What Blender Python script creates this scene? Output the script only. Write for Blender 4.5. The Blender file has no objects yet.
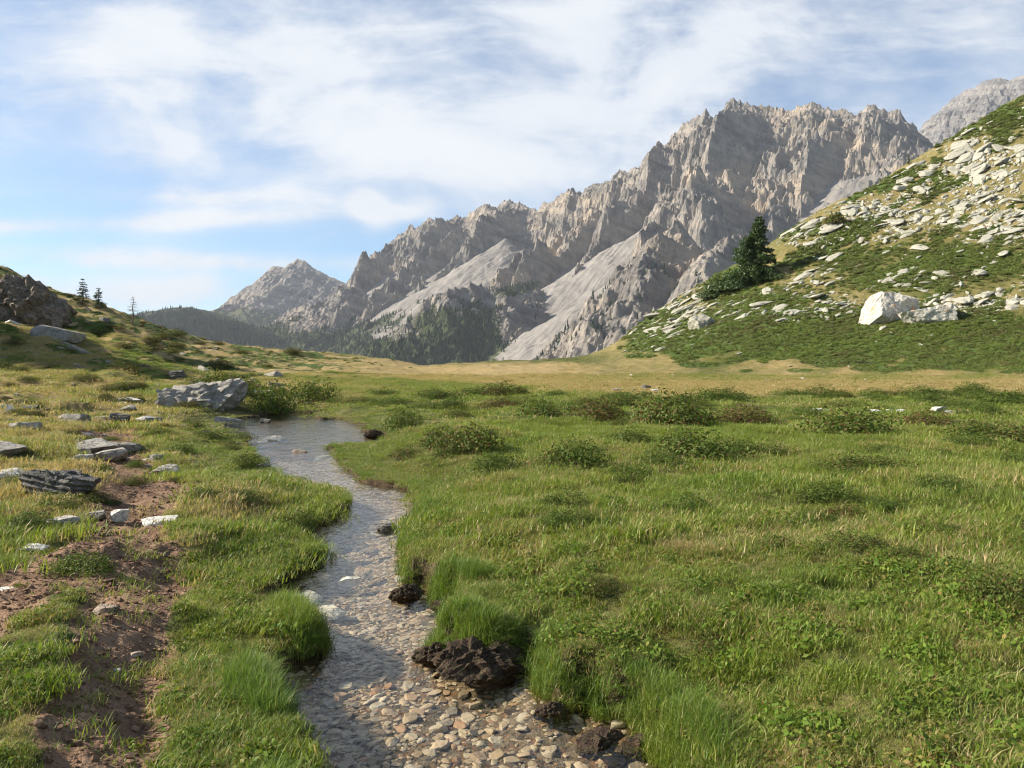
import bpy, bmesh, math, random
import numpy as np
from mathutils import Vector, Matrix
R = math.radians
random.seed(7); RNG = np.random.default_rng(11)
S = bpy.context.scene
COL = S.collection
# ------------------------------------------------------------------ camera model used to survey the place
F = 800.0; CX = 512.0; HZ = 360.0; CAMZ = 2.0
SUN_AZ, SUN_EL = R(-86), R(31)          # azimuth from +Y (negative = to the left), elevation

# ------------------------------------------------------------------ noise
_rs = np.random.RandomState(3)
_PERM = _rs.permutation(1024).astype(np.int32); _PERM = np.concatenate([_PERM, _PERM, _PERM])
_ga = _rs.uniform(0, 2*math.pi, 1024); _GX = np.cos(_ga).astype(np.float32)*np.float32(1.5); _GY = np.sin(_ga).astype(np.float32)*np.float32(1.5)
def _perlin(x, y, seed):
    fx = np.floor(x); fy = np.floor(y); u = (x-fx).astype(np.float32); v = (y-fy).astype(np.float32)
    ix = (fx.astype(np.int32)+seed*57) & 1023; iy = (fy.astype(np.int32)+seed*131) & 1023
    su = u*u*u*(u*(u*6-15)+10); sv = v*v*v*(v*(v*6-15)+10)
    a0 = _PERM[ix]+iy; a1 = _PERM[ix+1]+iy; u1 = u-1; v1 = v-1
    h = _PERM[a0]; n00 = _GX[h]*u+_GY[h]*v
    h = _PERM[a1]; n10 = _GX[h]*u1+_GY[h]*v
    h = _PERM[a0+1]; n01 = _GX[h]*u+_GY[h]*v1
    h = _PERM[a1+1]; n11 = _GX[h]*u1+_GY[h]*v1
    a = n00+(n10-n00)*su; b = n01+(n11-n01)*su
    return a+(b-a)*sv
from concurrent.futures import ThreadPoolExecutor
_POOL = ThreadPoolExecutor(4)
def perlin(x, y, seed=0):
    x, y = np.broadcast_arrays(np.asarray(x, dtype=np.float64), np.asarray(y, dtype=np.float64))
    if x.size < 40000: return _perlin(x, y, seed).astype(np.float64)
    sh = x.shape; xs = np.array_split(x.reshape(-1), 8); ys = np.array_split(y.reshape(-1), 8)
    return np.concatenate(list(_POOL.map(lambda p: _perlin(p[0], p[1], seed), zip(xs, ys)))).reshape(sh).astype(np.float64)
def fbm(x, y, seed=0, o=4, g=.5, l=2.03):
    s = 0; a = 1; t = 0
    for i in range(o):
        s = s + a*perlin(x, y, seed+i*17); t += a; a *= g; x = x*l+3.1; y = y*l+7.7
    return s/t
def ridged(x, y, seed=0, o=4, g=.5, l=2.07):
    s = 0; a = 1; t = 0; w = 1
    for i in range(o):
        n = 1-np.abs(perlin(x, y, seed+i*31)); n = n*n
        s = s + a*n*w; t += a; w = np.clip(n*1.6, 0, 1); a *= g; x = x*l+5.3; y = y*l+1.9
    return s/t
def sstep(a, b, x):
    t = np.clip((x-a)/(b-a), 0, 1); return t*t*(3-2*t)
def lerp(a, b, t): return a+(b-a)*t

# ------------------------------------------------------------------ object helpers
def tag(o, label=None, cat=None, group=None, kind=None):
    if label: o['label'] = label
    if cat: o['category'] = cat
    if group: o['group'] = group
    if kind: o['kind'] = kind
    return o
def mesh_np(name, verts, faces, mats=(), smooth=True):
    """verts (n,3); faces (m,k) of one size, or a list of such arrays"""
    me = bpy.data.meshes.new(name)
    fl = faces if isinstance(faces, list) else [faces]
    fl = [np.asarray(f, dtype=np.int32) for f in fl if len(f)]
    verts = np.ascontiguousarray(verts, dtype=np.float32)
    me.vertices.add(len(verts)); me.vertices.foreach_set('co', verts.ravel())
    loops = np.concatenate([f.ravel() for f in fl]); sizes = np.concatenate([np.full(len(f), f.shape[1], np.int32) for f in fl])
    me.loops.add(len(loops)); me.loops.foreach_set('vertex_index', loops)
    me.polygons.add(len(sizes)); st = np.zeros(len(sizes), np.int32); st[1:] = np.cumsum(sizes)[:-1]
    me.polygons.foreach_set('loop_start', st)
    me.update(calc_edges=True); me.validate()
    me.polygons.foreach_set('use_smooth', np.full(len(me.polygons), smooth, dtype=bool))
    for m in mats: me.materials.append(m)
    return me
def fattr(me, name, val, dom='POINT'):
    a = me.attributes.new(name, 'FLOAT', dom); a.data.foreach_set('value', np.ascontiguousarray(val, dtype=np.float32).ravel())
def link(name, me, parent=None):
    o = bpy.data.objects.new(name, me); COL.objects.link(o)
    if parent is not None: o.parent = parent
    return o
def grid_faces(nr, nc, wrap=False):
    i = np.arange(nr*nc, dtype=np.int32).reshape(nr, nc)
    if wrap: i = np.concatenate([i, i[:, :1]], 1)
    return np.stack([i[:-1,:-1], i[:-1,1:], i[1:,1:], i[1:,:-1]], -1).reshape(-1, 4)

# ------------------------------------------------------------------ node helper
class NB:
    def __init__(s, tree): s.t = tree; s.n = tree.nodes; s.l = tree.links
    def new(s, typ, **kw):
        nd = s.n.new(typ)
        for k, v in kw.items(): setattr(nd, k, v)
        return nd
    def put(s, sock, v):
        if v is None: return
        if isinstance(v, bpy.types.NodeSocket): s.l.new(v, sock)
        elif isinstance(v, (tuple, list)):
            v = tuple(v)
            if sock.type == 'RGBA' and len(v) == 3: v = v+(1,)
            sock.default_value = v
        else: sock.default_value = v
    def m(s, op, a, b=None, c=None, clamp=False):
        nd = s.new('ShaderNodeMath', operation=op, use_clamp=clamp)
        for i, v in enumerate((a, b, c)): s.put(nd.inputs[i], v)
        return nd.outputs[0]
    def vm(s, op, a, b=None):
        nd = s.new('ShaderNodeVectorMath', operation=op); s.put(nd.inputs[0], a)
        if b is not None: s.put(nd.inputs[1], b)
        return nd.outputs[0]
    def mix(s, f, a, b, blend='MIX'):
        nd = s.new('ShaderNodeMix', data_type='RGBA', blend_type=blend); s.put(nd.inputs[0], f); s.put(nd.inputs[6], a); s.put(nd.inputs[7], b)
        return nd.outputs[2]
    def attr(s, name, typ='GEOMETRY', out='Fac'):
        return s.new('ShaderNodeAttribute', attribute_name=name, attribute_type=typ).outputs[out]
    def noise(s, vec, scale, detail=3, rough=.55, dist=0, out=0, lac=2.0):
        nd = s.new('ShaderNodeTexNoise'); s.put(nd.inputs['Vector'], vec); s.put(nd.inputs['Scale'], scale)
        s.put(nd.inputs['Detail'], detail); s.put(nd.inputs['Roughness'], rough); s.put(nd.inputs['Distortion'], dist); s.put(nd.inputs['Lacunarity'], lac)
        return nd.outputs[out]
    def vor(s, vec, scale, feature='F1', out='Distance', rnd=1):
        nd = s.new('ShaderNodeTexVoronoi', feature=feature); s.put(nd.inputs['Vector'], vec); s.put(nd.inputs['Scale'], scale); s.put(nd.inputs['Randomness'], rnd)
        return nd.outputs[out]
    def ss(s, x, a, b):
        nd = s.new('ShaderNodeMapRange', interpolation_type='SMOOTHSTEP'); s.put(nd.inputs[0], x); s.put(nd.inputs[1], a); s.put(nd.inputs[2], b)
        return nd.outputs[0]
    def mr(s, x, a, b, c, d):
        nd = s.new('ShaderNodeMapRange'); s.put(nd.inputs[0], x); s.put(nd.inputs[1], a); s.put(nd.inputs[2], b); s.put(nd.inputs[3], c); s.put(nd.inputs[4], d)
        return nd.outputs[0]
    def ramp(s, x, stops):
        nd = s.new('ShaderNodeValToRGB'); s.put(nd.inputs[0], x); e = nd.color_ramp.elements
        while len(e) < len(stops): e.new(0.5)
        for i, (p, c) in enumerate(stops): e[i].position = p; e[i].color = tuple(c)+(1,) if len(c) == 3 else c
        return nd.outputs[0]
    def bump(s, h, strength=.5, dist=.02, nrm=None):
        nd = s.new('ShaderNodeBump'); s.put(nd.inputs['Height'], h); s.put(nd.inputs['Strength'], strength); s.put(nd.inputs['Distance'], dist); s.put(nd.inputs['Normal'], nrm)
        return nd.outputs[0]
    def bsdf(s, col, rough=.8, nrm=None, spec=.3):
        nd = s.new('ShaderNodeBsdfPrincipled'); s.put(nd.inputs['Base Color'], col); s.put(nd.inputs['Roughness'], rough)
        s.put(nd.inputs['Normal'], nrm); s.put(nd.inputs['Specular IOR Level'], spec); return nd.outputs[0]
    def out(s, surf): 
        o = s.new('ShaderNodeOutputMaterial'); s.l.new(surf, o.inputs['Surface']); return o
def mat(name):
    m = bpy.data.materials.new(name); m.use_nodes = True; m.node_tree.nodes.clear(); return m, NB(m.node_tree)

# ------------------------------------------------------------------ stream outline (surveyed on the water level z = 0)
LEFT = [(352,768),(340,745),(314,724),(292,702),(284,684),(294,671),(320,661),(344,650),(338,636),(322,621),(302,611),(290,600),(293,588),
        (306,580),(322,567),(341,560),(333,552),(314,541),(317,530),(338,521),(350,514),(357,505),(354,496),(338,489),(310,482),(288,479),
        (290,474),(282,466),(272,457),(274,451),(262,447),(260,443),(266,440),(254,436),(242,431),(239,424),(247,420),(270,416),(297,412.5)]
RIGHT = [(303,413.5),(304,418),(310,421.5),(332,420),(341,424),(350,427),(347,432),(360,434.5),(386,439),(380,442),(350,444.5),(320,445.5),(306,448.5),(317,452),
         (323,466),(336,474),(348,482),(362,486),(394,489),(408,496),(406,505),(415,516),(398,530),(390,545),(391,560),(388,573),(395,589),
         (408,594),(419,585),(430,595),(432,605),(452,604),(442,620),(436,632),(424,652),(444,656),(461,664),(482,671),(508,668),(523,665),
         (531,687),(538,703),(560,707),(586,705),(597,712),(628,718),(636,733),(648,748),(660,766)]
def unp(u, v, z=0.0):
    y = (CAMZ-z)*F/(v-HZ); return ((u-CX)/F*y, y)
_l = [unp(*p) for p in LEFT]; _r = [unp(*p) for p in RIGHT]
_tail = [(0.78,3.2),(0.9,2.4),(1.0,1.2),(1.1,-0.6),(1.0,-3.5),(-0.4,-3.5),(-0.5,-0.6),(-0.65,1.2),(-0.72,2.4),(-0.77,3.2)]
POLY = np.array(_l + _r + _tail)
# subdivide + jitter so that the waterline is irregular
def _rough(P):
    out = []
    n = len(P)
    for i in range(n):
        a, b = P[i], P[(i+1) % n]; d = np.linalg.norm(b-a); k = max(1, min(4, int(d/0.12)))
        for j in range(k): out.append(a+(b-a)*j/k)
    Q = np.array(out); yy = np.clip(np.abs(Q[:,1]), 2, 12)
    Q[:,0] += .045*fbm(Q[:,0]*3.1, Q[:,1]*3.1, 5, 2); Q[:,1] += .07*fbm(Q[:,0]*2.7+9, Q[:,1]*2.7, 8, 2)
    return Q
POLY = _rough(POLY)
def stream_sd(x, y):
    """signed distance to the stream edge, > 0 on land"""
    x = np.asarray(x, float); y = np.asarray(y, float); out = np.full(x.shape, 30.0)
    sel = (y < 45) & (y > -8) & (x < 6) & (x > -14)
    px = x[sel].astype(np.float32); py = y[sel].astype(np.float32)
    d2 = np.full(px.shape, 900.0, np.float32); ins = np.zeros(px.shape, bool)
    n = len(POLY); PP = POLY.astype(np.float32)
    for i in range(n):
        ax, ay = PP[i]; bx, by = PP[(i+1) % n]; ex, ey = bx-ax, by-ay; L = ex*ex+ey*ey+1e-9
        t = np.clip(((px-ax)*ex+(py-ay)*ey)/L, 0, 1); dx = px-ax-t*ex; dy = py-ay-t*ey
        np.minimum(d2, dx*dx+dy*dy, out=d2)
        if ay != by:
            c = (ay > py) != (by > py); ins ^= c & (px < ex*(py-ay)/(ey)+ax)
    d = np.sqrt(d2); yy = y[sel]; inf_ = np.where(px < -.55-.11*(py-4), .12, .05)*(1-sstep(8, 13, yy))+.38*sstep(9, 17, yy); out[sel] = np.where(ins, -d, d)-inf_; return out

# ------------------------------------------------------------------ the lie of the land: height profiles along directions, (v, y) -> z
def zz(v, y): return CAMZ-(v-HZ)/F*y
MEAD = .30
PROF = {  # direction px : [(forward distance y, height z)...]
 -900: [(4,.35),(10,.7),(20,1.8),(35,5),(60,14),(95,26),(140,34),(200,30),(320,0),(600,-60)],
 -250: [(5,.35),(10,.6),(16,1.0),(25,1.9),(40,4.2),(62,9.5),(85,16.5),(112,23),(160,20),(260,-8),(600,-60)],
   0: [(6,.35),(10,.5),(14,.62),(25,zz(402,25)),(45,zz(371,45)),(62,zz(340,62)),(82,zz(308,82)),(104,zz(273,104)),(112,zz(268,112)),(150,11),(260,-12),(600,-60)],
  45: [(6,.33),(12,.5),(25,zz(404,25)),(45,zz(374,45)),(66,zz(344,66)),(90,zz(311,90)),(112,zz(289,112)),(150,7.6),(260,-14),(600,-60)],
 100: [(6,.32),(12,.45),(25,zz(408,25)),(45,zz(379,45)),(70,zz(350,70)),(95,zz(322,95)),(114,zz(306.5,114)),(150,5.5),(260,-16),(600,-60)],
 150: [(6,.30),(14,.42),(25,zz(410,25)),(45,zz(385,45)),(72,zz(361,72)),(98,zz(334,98)),(116,zz(324,116)),(150,3.5),(260,-17),(600,-60)],
 210: [(6,.28),(14,.32),(26,zz(408,26)),(45,zz(388,45)),(75,zz(369,75)),(100,zz(350,100)),(118,zz(341,118)),(150,1.2),(260,-18),(600,-60)],
 290: [(6,.26),(16,.26),(28,.26),(50,zz(387,50)),(80,zz(370,80)),(102,zz(357,102)),(118,zz(350.5,118)),(145,0),(260,-20),(600,-60)],
 380: [(6,.28),(30,.30),(60,zz(382,60)),(85,zz(371,85)),(105,zz(363,105)),(118,zz(358.5,118)),(140,-1),(260,-22),(600,-60)],
 430: [(6,.30),(30,.32),(60,.42),(85,zz(374,85)),(110,zz(367.5,110)),(122,zz(366.5,122)),(150,-2),(260,-22),(600,-60)],
 500: [(6,.32),(30,.34),(60,.45),(90,zz(371,90)),(115,zz(363.5,115)),(130,zz(361,130)),(160,.0),(260,-22),(600,-60)],
 590: [(6,.35),(30,.38),(60,.46),(90,zz(371,90)),(120,zz(362,120)),(150,zz(355.5,150)),(170,2.0),(270,-20),(600,-60)],
 640: [(6,.35),(30,.4),(62,.5),(92,zz(370,92)),(112,zz(358,112)),(140,zz(340,140)),(165,zz(324,165)),(190,8),(300,-15),(600,-60)],
 700: [(6,.35),(30,.42),(62,.52),(90,zz(370,90)),(102,zz(357,102)),(125,zz(328,125)),(150,zz(301,150)),(168,zz(283.5,168)),(200,15),(320,-8),(600,-60)],
 760: [(6,.35),(30,.44),(62,.54),(86,zz(371,86)),(97,zz(357,97)),(115,zz(322,115)),(140,zz(284,140)),(165,zz(251,165)),(200,24),(320,5),(600,-60)],
 835: [(6,.36),(30,.45),(62,.55),(82,zz(371,82)),(92,zz(356,92)),(110,zz(313,110)),(135,zz(264,135)),(168,zz(204,168)),(205,35),(330,20),(600,-60)],
 930: [(6,.36),(30,.46),(60,.56),(76,zz(371,76)),(86,zz(355,86)),(104,zz(303,104)),(130,zz(242,130)),(155,zz(195,155)),(185,zz(151,185)),(220,52),(340,40),(600,-60)],
 1024:[(6,.36),(30,.48),(58,.58),(70,zz(372,70)),(80,zz(355,80)),(96,zz(305,96)),(122,zz(233,122)),(150,zz(170,150)),(195,zz(97,195)),(230,70),(350,60),(600,-50)],
 1250:[(6,.36),(26,.5),(50,.7),(62,1.4),(75,5),(95,18),(120,34),(150,52),(200,86),(250,105),(380,100),(600,-20)],
 1900:[(6,.36),(20,.5),(32,.8),(42,3),(60,16),(90,42),(140,80),(200,115),(300,125),(600,60)],
}
_pk = sorted(PROF); _ang = np.array([math.atan2(p-CX, F) for p in _pk])
_YG = np.exp(np.linspace(math.log(2.0), math.log(1500.0), 420))
def _pchip(x, y, xs):
    x = np.array(x, float); y = np.array(y, float); h = np.diff(x); d = np.diff(y)/h
    m = np.zeros_like(x); m[0] = d[0]; m[-1] = d[-1]
    for i in range(1, len(x)-1):
        if d[i-1]*d[i] > 0:
            w1 = 2*h[i]+h[i-1]; w2 = h[i]+2*h[i-1]; m[i] = (w1+w2)/(w1/d[i-1]+w2/d[i])
    i = np.clip(np.searchsorted(x, xs)-1, 0, len(x)-2); t = np.clip((xs-x[i])/h[i], 0, 1)
    t2 = t*t; t3 = t2*t
    return (2*t3-3*t2+1)*y[i]+(t3-2*t2+t)*h[i]*m[i]+(-2*t3+3*t2)*y[i+1]+(t3-t2)*h[i]*m[i+1]
_TAB = np.array([_pchip([0.5]+[q[0] for q in PROF[p]]+[1500], [MEAD]+[q[1] for q in PROF[p]]+[-80], _YG) for p in _pk])
# finer in angle with a cubic
_AF = np.linspace(_ang[0], _ang[-1], 700)
_TABF = np.array([_pchip(_ang, _TAB[:, j], _AF) for j in range(len(_YG))]).T
def land(x, y):
    """large-scale height without hummocks"""
    rho = np.hypot(x, y); a = np.arctan2(x, y)
    ac = np.clip(a, _ang[0], _ang[-1]); yy = np.where(np.abs(a) <= 1.0, rho*np.cos(np.clip(a, -1.05, 1.05)), rho*.53)
    behind = sstep(1.2, 2.2, np.abs(a))
    ly = (np.log(np.clip(yy, 2.0, 1499))-math.log(2.0))/(math.log(1500)-math.log(2.0))*(len(_YG)-1)
    la = (ac-_AF[0])/(_AF[1]-_AF[0])
    j = np.clip(ly.astype(int), 0, len(_YG)-2); i = np.clip(la.astype(int), 0, len(_AF)-2); fj = ly-j; fi = la-i
    z = (_TABF[i,j]*(1-fi)+_TABF[i+1,j]*fi)*(1-fj)+(_TABF[i,j+1]*(1-fi)+_TABF[i+1,j+1]*fi)*fj
    z = lerp(z, np.minimum(z, .35), behind)
    # unseen crags added past the left edge of frame to shade the slope
    for (hx, hy, h, r) in ((-70, 52, 21.5, 10), (-91, 77, 22, 11)):
        z = z+h*np.exp(-((x-hx)**2+(y-hy)**2)/(2*r*r))*(1+.25*fbm(x*.12, y*.12, 140, 3) if np.size(x) > 1 else 1)
    return z
# hand-placed hummocks on the meadow: (px, v, radius m, height m)
HUMS = [(668,410,1.6,.30),(690,445,1.2,.22),(570,455,1.0,.18),(610,437,1.0,.12),(540,415,1.6,.16),(470,440,1.0,.18),(440,430,.9,.16),(400,425,1.4,.15),
        (300,520,.7,.16),(325,502,.6,.18),(255,545,.6,.14),(240,620,.5,.10),(300,625,.35,.10),(520,600,.4,.1),(560,640,.3,.1),(610,640,.4,.10),(240,395,2.0,.35),
        (280,395,1.6,.2),(330,395,2.0,.2),(80,560,.5,.14),(75,490,.8,.15),(860,450,1.5,.15),(780,500,1.0,.12),(930,500,1.0,.12),(700,540,.7,.08),(850,560,.7,.08),(980,610,.5,.08)]
HUMW = [unp(u, v, .35)+(r, h) for (u, v, r, h) in HUMS]
PATH = [[(78,790,.20),(92,735,.24),(102,700,.27),(112,660,.31),(122,620,.34),(128,590,.34),(140,560,.36),(132,535,.4),(122,512,.45),(140,497,.55),(152,490,.55),(130,480,.55),(116,465,.55),(110,450,.6),(109,440,.7),(112,432,.6)],
        [(-60,625,.4),(0,592,.42),(40,572,.38),(85,548,.34),(120,530,.4)]]
_pp = [np.array([unp(u, v, .4)+(w,) for (u, v, w) in P]) for P in PATH]
def path_d(x, y):
    """distance to the path centreline over its half width; <1 on the path"""
    out = np.full(np.shape(x), 9.0)
    for P in _pp:
        for i in range(len(P)-1):
            a, b = P[i], P[i+1]; e = b[:2]-a[:2]; t = np.clip(((x-a[0])*e[0]+(y-a[1])*e[1])/(e@e), 0, 1)
            w = a[2]+(b[2]-a[2])*t; out = np.minimum(out, np.hypot(x-a[0]-t*e[0], y-a[1]-t*e[1])/w)
    return out
SPURS = []
def ground(x, y, sd=None, pd=None, detail=True):
    x = np.asarray(x, float); y = np.asarray(y, float)
    if sd is None: sd = stream_sd(x, y)
    if pd is None: pd = path_d(x, y)
    rho = np.hypot(x, y); z = land(x, y)
    near = np.clip(rho/12, 0, 1)
    hum = .10*fbm(x*.9, y*.9, 21, 3)+.06*np.abs(fbm(x*2.1, y*2.1, 28, 2))*np.clip(2-rho/14, 0, 1)+.20*near*fbm(x*.28, y*.28, 22, 3)
    far = sstep(40, 110, rho)*(1-sstep(300, 900, rho))
    hum = hum+far*(.55*fbm(x*.09, y*.09, 24, 4)+.25*np.abs(fbm(x*.3, y*.3, 29, 3)))
    a = np.arctan2(x, y); lh = sstep(-.16, -.34, a)*sstep(14, 40, rho)
    hum = hum+lh*(.55*fbm(x*.16, y*.16, 26, 4)+.35*(ridged(x*.22, y*.13, 27, 4)-.5))
    hum = hum+.06*(ridged(x*1.9, y*1.9, 23, 3)-.3)*np.clip(1.2-rho/60, 0, 1)
    for (hx, hy, r, h) in HUMW:
        d2 = ((x-hx)**2+((y-hy)*.8)**2)/(r*r); hum = hum+h*np.exp(-d2*1.6)
    z = z+hum
    if SPURS:
        q = in_spurs(x, y)
        if q.any(): add_ = np.zeros(x.shape); add_[q] = spur_h(x[q], y[q]); z = z+add_
    # banks
    hb = np.clip(.8+.7*fbm(x*1.3+4, y*1.3, 41, 2), .25, 1.4)*(1-.88*sstep(7, 14, y))*np.where(x < -.55-.11*(y-4), .42, .8)
    bank = sstep(-.03, .13*hb+.04, sd)
    wet = .10*sstep(.0, 1.4, sd)*(1-.8*sstep(7, 14, y))
    zl = np.where(sd > 6, z, np.minimum(z, .06+.20*hb*sstep(0, .14, sd)+wet+np.maximum(0, sd-.7)*.4))
    bed = -.06-.10*sstep(0, .35, -sd)-.03*fbm(x*2.2, y*2.2, 43, 3)
    z = np.where(sd > -.05, lerp(bed, zl, bank), bed)
    p = 1-sstep(.45, 1.25, pd+.35*fbm(x*2.5, y*2.5, 44, 3))
    z = z-p*(.07-.03*fbm(x*6, y*6, 45, 3))
    return z
def _hz(x, y):
    h = ground(x, y, np.full(x.shape, 30.0), np.full(x.shape, 9.0)) if x.size < 4000 else land(x, y)+np.where(y > 45, .1, 0)
    return h
def hit(u, v, far=260.0):
    """where the sight line through (u, v) meets the land"""
    u = np.atleast_1d(np.asarray(u, float)); v = np.atleast_1d(np.asarray(v, float)); n = len(u)
    ys = np.exp(np.linspace(math.log(3.0), math.log(far), 150)); idx = np.full(n, -1)
    if n <= 4:
        Yg = np.broadcast_to(ys, (n, 150)); Xg = (u[:,None]-CX)/F*Yg; b = _hz(Xg.ravel(), Yg.ravel()).reshape(n, 150) >= CAMZ-(v[:,None]-HZ)/F*Yg
        idx = np.where(b.any(1), b.argmax(1), -1)
    else:
        for k in range(150):
            x = (u-CX)/F*ys[k]; m = (idx < 0) & (land(x, np.full(n, ys[k]))+(.1 if ys[k] > 45 else 0) >= CAMZ-(v-HZ)/F*ys[k]); idx[m] = k
    ok = idx > 0; lo = ys[np.maximum(idx-1, 0)].copy(); hi = ys[np.maximum(idx, 0)].copy()
    for _ in range(7):
        mid = (lo+hi)/2; b = _hz((u-CX)/F*mid, mid) >= CAMZ-(v-HZ)/F*mid; hi = np.where(b, mid, hi); lo = np.where(b, lo, mid)
    y = np.where(ok, hi, np.nan); return (u-CX)/F*y, y
# spurs with a steep right flank on the left hillside: [(px, v)...], height, reach to the left, width of the flank
_SP = [([(8,300),(40,318),(85,340),(130,360),(175,376)], 2.6, 9.0, 2.8), ([(-20,345),(40,356),(95,372),(130,384)], 1.5, 6.0, 2.2), ([(95,312),(130,334),(165,350)], 1.3, 7.0, 2.5), ([(150,378),(205,388)], .8, 4.0, 1.5), ([(-10,392),(50,402),(90,410)], .8, 4.0, 1.4), ([(190,352),(240,372)], .8, 6.0, 2.0)]
_sp = []
for (pl_, h_, a_, b_) in _SP:
    xs_, ys_ = hit([p[0] for p in pl_]+[0]*5, [p[1] for p in pl_]+[400]*5); _sp.append((np.stack([xs_, ys_], -1)[:len(pl_)], h_, a_, b_))
def spur_h(x, y):
    out = np.zeros(x.shape)
    xx = x+1.2*fbm(x*.2, y*.2, 131, 3); 
    for (P, h, ra, rb) in SPURS:
        best = np.full(x.shape, 1e9); sg = np.zeros(x.shape); tt = np.zeros(x.shape); n = len(P)-1
        for i in range(n):
            a, b = P[i], P[i+1]; e = b-a; t = np.clip(((xx-a[0])*e[0]+(y-a[1])*e[1])/(e@e), 0, 1); dx = xx-a[0]-t*e[0]; dy = y-a[1]-t*e[1]; d = np.hypot(dx, dy); m = d < best
            best = np.where(m, d, best); sg = np.where(m, dx, sg); tt = np.where(m, (i+t)/n, tt)
        f = np.where(sg > 0, 1-sstep(0, rb, best), np.exp(-best/ra)); out = np.maximum(out, h*f*(1-.75*sstep(.6, 1, tt))*(.75+.6*fbm(x*.3, y*.3, 133, 2)))
    return out
SPURS = _sp
def in_spurs(x, y): return (x < -4) & (y > 18) & (y < 125) & (np.arctan2(x, y) > -.85)
# ------------------------------------------------------------------ camera, sun, sky
cam = bpy.data.cameras.new('camera'); cam.sensor_width = 36; cam.lens = F/1024*36; cam.clip_start = .05; cam.clip_end = 60000
cam.shift_y = -(HZ-384)/1024*-1 if False else (HZ-384)/1024
co = bpy.data.objects.new('camera', cam); COL.objects.link(co); co.location = (0, 0, CAMZ); co.rotation_euler = (R(90), 0, 0); S.camera = co
sun = bpy.data.lights.new('sun', 'SUN'); sun.energy = 5.0; sun.angle = R(.55); sun.color = (1, .92, .80)
so = bpy.data.objects.new('sun', sun); COL.objects.link(so)
sd_ = Vector((math.sin(SUN_AZ)*math.cos(SUN_EL), math.cos(SUN_AZ)*math.cos(SUN_EL), math.sin(SUN_EL)))
so.rotation_euler = sd_.to_track_quat('Z', 'Y').to_euler(); so.location = (-40, 10, 60)
W = bpy.data.worlds.new('World'); S.world = W; W.use_nodes = True; W.node_tree.nodes.clear(); nb = NB(W.node_tree)
sky = nb.new('ShaderNodeTexSky', sky_type='NISHITA', sun_disc=False, sun_elevation=SUN_EL, sun_rotation=SUN_AZ, altitude=2000, air_density=1.0, dust_density=.4, ozone_density=1.4)
gen = nb.new('ShaderNodeTexCoord').outputs['Generated']
sep = nb.new('ShaderNodeSeparateXYZ'); nb.put(sep.inputs[0], gen)
dx, dy, dz = sep.outputs
den = nb.m('MAXIMUM', nb.m('ABSOLUTE', dy), .08)
A = nb.m('DIVIDE', dx, den); B = nb.m('DIVIDE', dz, den)           # slopes of the view direction
cmb = nb.new('ShaderNodeCombineXYZ'); nb.put(cmb.inputs[0], A); nb.put(cmb.inputs[1], B); nb.put(cmb.inputs[2], nb.m('MULTIPLY', dy, .7)); P0 = cmb.outputs[0]
def vsc(v, s): return nb.vm('MULTIPLY', v, s)
warp = nb.noise(P0, 2.2, 3, .5, 0, 1)
Pw = nb.vm('ADD', P0, vsc(nb.vm('SUBTRACT', warp, (.5,.5,.5)), (.10,.09,0)))
sw = nb.new('ShaderNodeSeparateXYZ'); nb.put(sw.inputs[0], Pw); AW, BW, _ = sw.outputs
def blob(px, v, rx, ry, k, rot=0, warped=True):
    a0, b0 = (px-CX)/F, (HZ-v)/F; c, s_ = math.cos(R(rot)), math.sin(R(rot))
    da = nb.m('SUBTRACT', AW if warped else A, a0); db = nb.m('SUBTRACT', BW if warped else B, b0)
    ea = nb.m('DIVIDE', nb.m('ADD', nb.m('MULTIPLY', da, c), nb.m('MULTIPLY', db, s_)), rx/F)
    eb = nb.m('DIVIDE', nb.m('SUBTRACT', nb.m('MULTIPLY', db, c), nb.m('MULTIPLY', da, s_)), ry/F)
    q = nb.m('ADD', nb.m('MULTIPLY', ea, ea), nb.m('MULTIPLY', eb, eb))
    return nb.m('MULTIPLY', nb.m('POWER', 2.718, nb.m('MULTIPLY', q, -1)), k)
blobs = [(310,110,260,80,.55,-18),(150,75,55,125,.75,14),(450,150,150,38,.36,8),(560,110,160,70,.45,25),(300,20,110,70,.55,60),(640,60,200,80,.22,15),(398,224,34,12,.5,20),
         (120,140,130,26,.22,0),(60,224,280,9,.9,2,False),(190,196,150,9,.6,-4),(180,260,280,9,.75,-2,False),(150,296,330,22,.9,0,False),(860,70,300,150,.40,0),(620,20,240,90,.2,0),(500,20,220,60,.3,0),(20,90,60,60,.25,0),(900,140,160,40,.28,0)]
tot = None
for b_ in blobs:
    q = blob(*b_); tot = q if tot is None else nb.m('ADD', tot, q)
wisp = nb.noise(vsc(Pw, (2.3, 4.2, 1)), 1.6, 7, .60, .25)
fine = nb.noise(vsc(Pw, (3.0, 14, 1)), 2.1, 6, .6, .3)
streak = nb.ss(fine, .45, .72)
other = nb.m('MULTIPLY', nb.ss(wisp, .42, .75), .5)               # thin cloud elsewhere in the sky
front = nb.ss(dy, .05, .45)
dens = nb.m('ADD', nb.m('MULTIPLY', tot, nb.mr(wisp, .32, .68, .05, 1.6)), nb.m('MULTIPLY', streak, .34))
dens = nb.m('ADD', nb.m('SUBTRACT', dens, blob(405,232,70,30,.45,-25,False)), nb.m('ADD', blob(369,207,20,15,1.25,-40,False), nb.m('MULTIPLY', nb.m('SUBTRACT', wisp, .5), .25)))
dens = nb.m('ADD', nb.m('MULTIPLY', dens, front), nb.m('MULTIPLY', other, nb.m('SUBTRACT', 1, front)), clamp=True)
dens = nb.m('MULTIPLY', nb.ss(dens, -.12, 1.05), nb.ss(dz, -.02, .03))
veil = nb.m('ADD', nb.m('MULTIPLY', dens, .92), .10)
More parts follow.
